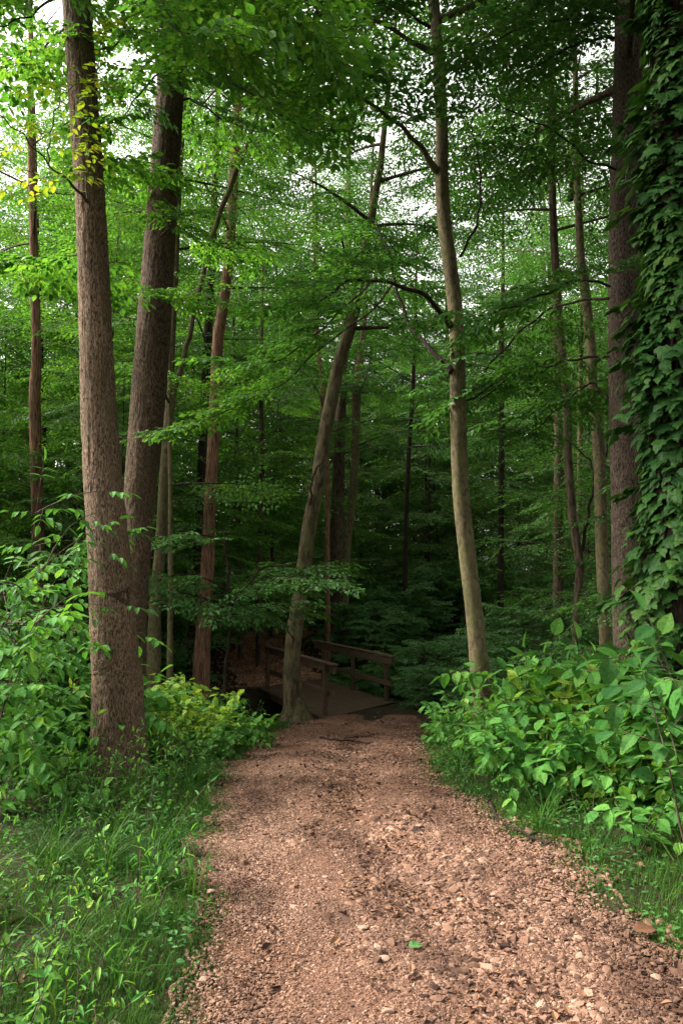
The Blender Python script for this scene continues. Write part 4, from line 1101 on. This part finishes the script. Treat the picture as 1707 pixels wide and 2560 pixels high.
SB = [shrub_proto('leafy_shrub', 51, 10, 1.25, .185, OV, 'leaf_shrub', spread=.8, node=.105, side=3, fill=.2),
      shrub_proto('leafy_shrub', 52, 9, 1.45, .22, OVW, 'leaf_shrub', spread=.7, node=.115, side=3, fill=.2),
      shrub_proto('leafy_shrub', 53, 10, 1.0, .175, OV, 'leaf_lime', spread=.85, node=.09, side=3, fill=.2)]
SA = [shrub_proto('ash_sapling', 55, 4, 1.9, .13, OV, 'leaf_shrub', compound=2, spread=.3, node=.22, side=2, r=.011),
      shrub_proto('ash_sapling', 56, 3, 2.3, .14, LANCE, 'leaf_blue', compound=2, spread=.25, node=.26, side=2, r=.012)]
SW = [shrub_proto('broad_leaved_sapling', 58, 4, 1.35, .20, OVW, 'leaf_blue', spread=.55, node=.14, side=2, r=.01),
      shrub_proto('broad_leaved_sapling', 59, 4, .8, .19, OVW, 'leaf_shrub', spread=.7, node=.13, side=2, r=.008)]
WD = [shrub_proto('leafy_weed', 61, 6, .55, .085, NARROW, 'leaf_blue', spread=.6, node=.045, side=0, r=.003, pairs=False),
      shrub_proto('leafy_weed', 62, 5, .38, .075, OV, 'leaf_shrub', spread=.9, node=.05, side=0, r=.003),
      shrub_proto('leafy_weed', 63, 5, .75, .095, NARROW, 'leaf_shrub', spread=.4, node=.05, side=1, r=.004, pairs=False),
      shrub_proto('leafy_weed', 64, 4, .22, .07, OVW, 'leaf_lime', spread=1.2, node=.06, side=0, r=.002)]
DM = [dome_proto('honeysuckle_bush', 71, 1.25, 1.5, 110, 'leaf_bush', SPR_SMALL, T6, ls=1.7), dome_proto('honeysuckle_bush', 72, 1.5, 1.8, 140, 'leaf_bush', SPR_SMALL, T6, ls=1.8)]
LM = [dome_proto('lime_green_shrub', 75, .75, 1.05, 46, 'leaf_lime', SPR_BIG, OV, .8)]
def bush(protos, k, x, y, s, label, group=None, cat=None):
    p = protos[k]; loc = (x, y, float(ground(x, y)) - .02); rz = float(rng.uniform(0, 6.28))
    if p.name not in used:
        used.add(p.name); p.location = loc; p.rotation_euler = (0, 0, rz); p.scale = (s,) * 3; o = p; p['label'] = label
    else: o = dup(p, loc, rz, s, label)
    if group: o['group'] = group
    elif 'group' in o: del o['group']
    if cat: o['category'] = cat
    return o

GR, GL = 'shrubs along the right side of the path', 'shrubs on the left of the path'
# right of the path, from the bridge towards the camera
for a in [(SB, 0, 2.25, 10.6, .9, 'shrub of small ovals at the foot of the slim pale beech'),
          (SB, 2, 2.05, 9.4, .72, 'yellowish shrub where the right path edge bulges in toward the bridge'),
          (SB, 1, 2.15, 8.7, 1.0, 'arching shrub with round leaves in front of the slim beech'),
          (SB, 0, 1.75, 7.9, .8, 'low dense shrub on the right path edge opposite the big left trunk'),
          (SB, 2, 2.3, 7.3, .95, 'pale lime shrub in the heart of the right hand thicket'),
          (SB, 1, 2.9, 8.1, 1.15, 'tall arching shrub in front of the thick flecked trunk'),
          (SB, 0, 3.2, 7.1, 1.2, 'shrub of pointed ovals at the foot of the ivy covered trunk'),
          (SB, 2, 2.0, 6.5, .62, 'small lime shrub sticking out over the grass on the right'),
          (SB, 1, 2.65, 6.3, .9, 'bright round leaved shrub just below the hanging ivy'),
          (SW, 0, 2.25, 5.1, 1.0, 'large leaved sapling at the right edge of the photo'),
          (SW, 1, 1.85, 5.2, .75, 'low sapling with big folded leaves beside the right hand grass'),
          (SW, 1, 2.35, 4.5, .7, 'low broad leaves tucked under the large leaved sapling at right edge'),
          (SB, 0, 3.4, 9.4, 1.1, 'shrub half hidden behind the thicket beside the flecked trunk'),
          (SB, 1, 2.6, 10.3, .9, 'shrub rising behind the thicket right of the slim beech'),
          (SB, 1, 1.75, 6.9, .75, 'round leaved shrub leaning over the grass halfway along the right edge'),
          (SB, 0, 2.35, 6.0, .75, 'low green shrub filling the gap below the pale lime shrub'),
          (SW, 1, 2.75, 5.5, 1.05, 'big leaved plant behind the large leaved sapling at the right edge'),
          (SB, 1, 3.3, 6.3, 1.15, 'tall round leaved shrub against the ivy at the right edge'),
          (SB, 2, 2.7, 7.2, 1.15, 'tall lime shrub rising before the flecked trunk and the ivy'),
          (SB, 0, 2.45, 11.6, .75, 'first low shrub on the right after the bridge'),
          (SB, 0, 1.55, 8.5, .65, 'knee high shrub at the right path edge below the slim beech'),
          (SB, 1, 3.0, 9.2, 1.2, 'arching shrub between slim beech and flecked trunk'),
          (SW, 0, 2.75, 5.9, 1.35, 'tall large leaved sapling reaching up before the ivy at the right edge'),
          (SB, 2, 2.55, 8.0, 1.1, 'lime shrub high in the thicket before the flecked trunk'),
          (SA, 0, 3.0, 6.9, .85, 'leafy sapling reaching up beside the hanging ivy')]:
    bush(a[0], a[1], a[2], a[3], a[4], a[5], GR)
# left
for a in [(SA, 0, -2.85, 6.5, 1.12, 'tall ash sapling with long leaf stalks left of the knot-holed trunk'),
          (SA, 1, -3.2, 7.2, 1.2, 'tallest sapling at the left edge, blue green leaves reaching up'),
          (SA, 0, -3.0, 8.6, .95, 'ash sapling standing back between left edge and knot-holed trunk'),
          
          (SB, 0, -2.75, 7.6, .75, 'dense green shrub beside the foot of the knot-holed trunk'),
          
          
          (SW, 1, -2.05, 6.3, .66, 'broad pale leaves spread right in front of the knot-holed trunk'),
          (SW, 1, -2.5, 6.0, .7, 'big leaved plant left of the one in front of the knot-holed trunk'),
          (SB, 2, -2.9, 9.6, 1.0, 'lime green shrub glowing behind and left of the knot-holed trunk'),
          (SB, 2, -4.2, 10.2, 1.15, 'yellow green shrub in the light at the far left, behind the saplings'),
          (SB, 2, -1.75, 9.6, .8, 'small lime shrub right of the two left trunks'),
          (LM, 0, -2.45, 10.4, .8, 'bright yellow green shrub showing right of the twin left trunks'),
          (SB, 2, -2.5, 11.2, .95, 'yellow green shrub tucked behind the second left trunk'),
          (SB, 1, -4.6, 9.2, 1.2, 'tall round leaved shrub at the left edge, behind the tallest sapling'),
          (SA, 0, -3.4, 9.0, 1.4, 'high sapling between the left edge and the knot-holed trunk, far back'),
          (SA, 1, -4.3, 8.4, 1.2, 'high blue green sapling at the left edge, set back'),
          
          
          (SB, 1, -2.75, 8.4, 1.0, 'round leaved shrub behind the foot of the knot-holed trunk'),
          (SB, 0, -1.5, 9.3, .5, 'small green shrub right of the foot of the knot-holed trunk'),
          (SB, 0, -1.75, 10.6, .7, 'green shrub where the grass bank narrows left of the path'),
          (SB, 2, -3.5, 11.5, 1.2, 'lime shrub glimpsed between the two left trunks and the left edge'),
          (SB, 1, -5.0, 11.2, 1.3, 'green shrub far back at the left edge'),
          (SW, 1, -1.45, 7.6, .4, 'small broad leaved plant at the edge of the grass before the big trunk')]:
    bush(a[0], a[1], a[2], a[3], a[4], a[5], GL)
# fine leaved bushes
for a in [(DM, 0, -2.9, 13.2, .85, 'fine leaved bush right of the twin trunks, before the reddish trunk'),
          (DM, 0, -2.3, 14.8, .7, 'fine leaved dark bush on the creek bank left of the footbridge'),
          (DM, 1, -3.4, 16.8, .9, 'fine leaved bush at the foot of the reddish trunk'),
          (DM, 0, -4.6, 14.5, 1.0, 'fine leaved bush below the forked grey stem'),
          (DM, 1, -4.7, 20.3, .9, 'dark bush on the far bank left of the climbing path'),
          (DM, 0, -5.2, 23.5, 1.0, 'dim bush higher up on the left of the climbing path'),
          (DM, 0, .5, 22.6, .85, 'low green bush just behind the right hand bridge rail'),
          (DM, 1, 1.0, 25.0, 1.05, 'grey green bush rising behind the footbridge, right of the climbing path'),
          (DM, 1, 2.7, 23.3, 1.2, 'largest grey green bush, a wide dome right of the footbridge'),
          (DM, 0, 2.2, 19.8, .95, 'round dark bush close to the right end of the footbridge'),
          (DM, 0, 3.3, 18.0, 1.0, 'dark bush left of the foot of the slim pale beech'),
          (DM, 1, 4.6, 20.5, 1.15, 'dark bush in the deep shade right of the slim pale beech'),
          (DM, 1, 6.2, 19.0, 1.1, 'dark bush behind the crooked slender trunk'),
          (DM, 0, 3.1, 15.4, .8, 'small dark bush behind the foot of the slim pale beech'),
          (DM, 1, 5.0, 15.2, .9, 'dark bush behind the right hand thicket, below the dusky trunk'),
          (DM, 0, 1.9, 17.0, .6, 'little bush at the near right corner of the footbridge')]:
    bush(a[0], a[1], a[2], a[3], a[4], a[5], 'fine leaved bushes around the creek')
for (x, y, s, i) in [(.3, 28, 1.0, 0), (1.9, 27.5, 1.2, 1), (3.9, 26.6, 1.2, 0), (5.8, 25, 1.2, 1), (7.6, 22.5, 1.2, 0), (-.4, 32.5, 1.1, 1), (1.6, 31.5, 1.2, 0), (4.2, 31, 1.4, 1), (7, 29.5, 1.4, 0), (-5.2, 27.2, 1.0, 1), (-5.8, 26, 1.2, 0), (-4, 31.5, 1.2, 1), (-6.5, 31, 1.3, 0), (9, 26.5, 1.3, 1), (-3.3, 35, 1.3, 0), (.2, 36, 1.3, 1), (-1.6, 39, 1.4, 0), (3.2, 36, 1.5, 1), (6.8, 36, 1.5, 0), (10, 34, 1.5, 1), (-6.4, 19.5, 1.1, 0), (-8, 24, 1.2, 1)]:
    bush(DM, i, x, y, s, 'one of the dim bushes covering the forest floor far beyond the bridge', 'dim bushes on the far forest floor')
# weeds by the path
rg = np.random.default_rng(90)
GW1, GW2 = 'leafy weeds along the left grass', 'leafy weeds along the right grass'
for i in range(84):
    y = rg.uniform(2.5, 9); x = XL(y) - .25 - rg.random() * 1.9
    if abs(x + 2.2) < .35 and abs(y - 7.8) < .4: continue
    bush(WD, int(rg.integers(4)), float(x), float(y), float(rg.uniform(.55, 1.0)), 'one of the low leafy weeds growing in the grass left of the path', GW1, 'weed')
for i in range(40):
    y = rg.uniform(3.9, 11.5); x = XR(y) + .2 + rg.random() * (.9 if y > 6 else 1.2)
    bush(WD, int(rg.integers(4)), float(x), float(y), float(rg.uniform(.5, .95)), 'one of the low leafy weeds growing in the grass right of the path', GW2, 'weed')
for i in range(10):
    y = rg.uniform(10, 14.8); x = XL(y) - .15 - rg.random() * .7
    bush(WD, int(rg.integers(4)), float(x), float(y), float(rg.uniform(.4, .7)), 'one of the low leafy weeds growing in the grass left of the path', GW1, 'weed')

# ----------------------------------------------------------------- grass, litter, sticks
def blades(mb, x, y, h, w, rg, droop=.55):
    n = len(x); z = ground(x, y)
    a = rg.uniform(0, 6.28, n); d = np.stack([np.cos(a), np.sin(a)], -1); s = np.stack([-d[:, 1], d[:, 0]], -1)
    lean = rg.uniform(.3, 1.5, n) * droop
    V = []
    for t in (0, .35, .7, 1.0):
        c = np.stack([x + d[:, 0] * h * lean * t ** 1.8, y + d[:, 1] * h * lean * t ** 1.8, z - .01 + h * (t - .38 * lean * t ** 2.2)], -1)
        ww = (w * (1 - .75 * t ** 1.5))[:, None] * .5
        if t == 1.0: V.append(c)
        else:
            o = np.concatenate([s * ww, np.zeros((n, 1))], 1); V += [c - o, c + o]
    V = np.stack(V, 1)
    f = np.array([[0, 1, 3, 2], [2, 3, 5, 4]]); b = np.arange(n)[:, None, None] * 7
    mb.add_raw(None, (b + f[None]).reshape(-1, 4), 0); mb.add_raw(None, (b + np.array([[[4, 5, 6]]])).reshape(-1, 3), 0)
    mb.v.append(V.reshape(-1, 3).astype(np.float32)); mb.n += n * 7
def build_grass():
    rg = np.random.default_rng(91); mb = MB()
    def strip(n, y0, y1, side, wd, hs, ws, clump=1.0):
        y = rg.uniform(y0, y1, n)
        off = np.abs(rg.normal(0, wd, n)) - .06
        x = XL(y) - off if side < 0 else XR(y) + off
        keep = rg.random(n) < .12 + .88 * np.clip(.42 + 1.1 * np.sin(x * 5 + y * 3.1) * np.sin(y * 4.7 - x * 2.2), 0, 1)
        x, y, off = x[keep], y[keep], off[keep]
        h = rg.uniform(*hs, len(x)) * np.clip(.45 + off * 1.6, .45, 1.2)
        blades(mb, x, y, h, rg.uniform(*ws, len(x)), rg)
    strip(34000, 2.3, 5.5, -1, .75, (.03, .12), (.0018, .004))
    strip(22000, 5.5, 10, -1, .7, (.03, .13), (.0028, .0055))
    strip(9000, 10, 15, -1, .35, (.05, .18), (.006, .011))
    strip(22000, 3.0, 7, 1, .6, (.03, .11), (.0022, .0045))
    strip(12000, 7, 15, 1, .45, (.03, .12), (.0035, .006))
    for side in (-1, 1):                                   # short ragged fringe creeping over the path edge
        n = 17000; y = 2.3 + 13 * rg.random(n) ** 1.7; o = rg.normal(.07, .15, n) + .08 * np.sin(y * 3.7) + .05 * np.sin(y * 11)
        x = XL(y) - o if side < 0 else XR(y) + o
        blades(mb, x, y, rg.uniform(.02, .075, n) * np.clip(.8 + o * 2, .5, 1.3), rg.uniform(.002, .0045, n) * (1 + y * .08), rg)
        n = 22000; y = 2.3 + 9 * rg.random(n) ** 1.5; o = .1 + 1.6 * rg.random(n)
        x = XL(y) - o if side < 0 else XR(y) + o
        blades(mb, x, y, rg.uniform(.02, .07, n), rg.uniform(.002, .0045, n) * (1 + y * .06), rg, .8)
    # long broad tufts
    for side, nt, ylo, yhi, wd in ((-1, 62, 2.4, 7.5, 1.1), (1, 20, 3.6, 9, .6)):
        for _ in range(nt):
            y0 = rg.uniform(ylo, yhi); o = .12 + rg.random() * wd
            x0 = XL(y0) - o if side < 0 else XR(y0) + o
            n = int(rg.integers(10, 26))
            blades(mb, x0 + rg.normal(0, .035, n), y0 + rg.normal(0, .035, n), rg.uniform(.16, .42, n), rg.uniform(.006, .012, n), rg, .85)
    tag(mb.build('grass', M['grass']), kind='stuff')
build_grass()
def build_cover():
    rg = np.random.default_rng(95); mb = MB()
    for side, n, wd in ((-1, 10500, 2.2), (1, 7000, 1.3)):
        y = 2.3 + 10 * rg.random(n) ** 1.4; o = .04 + wd * rg.random(n)
        kp = np.sin(o * 5 + y * 2.1) * np.sin(y * 3.7 - o * 2.6) + rg.normal(0, .35, n) > .0
        y, o = y[kp], o[kp]; x = XL(y) - o if side < 0 else XR(y) + o; m = len(x)
        a = rg.uniform(0, 6.28, m)
        mb.leaves(np.stack([x, y, ground(x, y) + rg.uniform(.015, .09, m)], -1), np.stack([np.cos(a), np.sin(a), rg.uniform(-.25, .35, m)], -1), UP + rg.normal(0, .35, (m, 3)), rg.uniform(.018, .05, m), T6, 0)
    tag(mb.build('ground_cover', M['leaf_blue']), kind='stuff')
build_cover()
def build_litter():
    rg = np.random.default_rng(92); mb = MB()
    def put(x, y, z, s, mat=0):
        n = len(x); a = rg.uniform(0, 6.28, n)
        mb.leaves(np.stack([x, y, z + .012], -1), np.stack([np.cos(a), np.sin(a), rg.normal(0, .25, n)], -1), UP + rg.normal(0, .35, (n, 3)), s, DEAD, mat)
    y = rg.uniform(2.6, 14, 420); t = rg.uniform(0, 1, 420); x = XL(y) + (XR(y) - XL(y)) * t
    put(x, y, path_z(x, y), rg.uniform(.025, .06, 420))
    c = 5200; y = rg.uniform(2.4, 12.5, c); t = np.clip(.56 + .06 * np.sin(y * .8) + rg.normal(0, .10, c) + .22 * (rg.random(c) < .3) * rg.normal(0, 1, c), .03, .97)
    x = XL(y) + (XR(y) - XL(y)) * t; kp = np.sin(x * 6 + y * 2.3) * np.sin(y * 4.1 - x * 3) > .05; x, y = x[kp], y[kp]
    put(x, y, path_z(x, y), rg.uniform(.012, .04, len(x)))
    for sgn in (-1, 1):
        y = rg.uniform(2.4, 16, 1500); o = rg.random(1500) * 4; x = XL(y) - o if sgn < 0 else XR(y) + o
        put(x, y, ground(x, y), rg.uniform(.03, .07, 1500))
    c = 3800; y = rg.uniform(20.5, 34, c); x = -2.0 + rg.normal(0, 1.0, c) - .2 * (y > 22)
    put(x, y, ground(x, y) + .03, rg.uniform(.06, .12, c), 1)
    x = rg.uniform(-8, 9, 2500); y = rg.uniform(14, 34, 2500); put(x, y, ground(x, y), rg.uniform(.06, .11, 2500))
    tag(mb.build('leaf_litter', [M['dead_leaf'], M['dead_leaf_bright']]), kind='stuff')
build_litter()
def stick(rows, r, label, cat='stick'):
    P = []
    for px, py in rows:
        p = at(px, py, Yof(py)); P.append([p[0], p[1], float(max(path_z(p[0], p[1]), ground(p[0], p[1]))) + r * 1.3])
    P = spline(P, 30); P[:, 2] += .006 * np.sin(np.arange(30) * .9)
    root = thing('fallen_stick', P[0], label, cat)
    mb = MB(); mb.tube(P, np.linspace(r, r * .5, 30), 8); mb.build('stem', M['bark_dark'], root, origin=root.location)
    mb = MB(); q = P[18]; mb.tube([q, q + np.array([.05, .03, .01]), q + np.array([.11, .07, .0])], [r * .5, r * .4, r * .2], 6); mb.build('side_twig', M['bark_dark'], root, origin=root.location)
stick([(1222, 2010), (1250, 2058), (1300, 2085), (1340, 2112), (1378, 2122)], .012, 'long dark fallen stick along the right grass edge of the path')
stick([(800, 1853), (840, 1858), (885, 1856), (925, 1862)], .014, 'dark twig lying across the middle of the path near the bridge')
stick([(860, 1848), (905, 1843), (950, 1852)], .009, 'thinner dark twig just beyond the other one on the path')
def single_leaf(px, py, L, mat, label):
    p = at(px, py, Yof(py)); mb = MB()
    mb.leaves([[0, 0, .02]], [[1, .25, .12]], [UP + np.array([0, -.25, 0])], [L], OVW)
    o = mb.build('fallen_leaf', M[mat]); o.location = (p[0], p[1], float(path_z(p[0], p[1]))); tag(o, label, 'leaf')
single_leaf(1020, 2390, .07, 'leaf_bush', 'single green leaf lying on the gravel mid path')
single_leaf(1585, 2352, .12, 'dead_leaf', 'curled brown dead leaf on the gravel near the right grass')
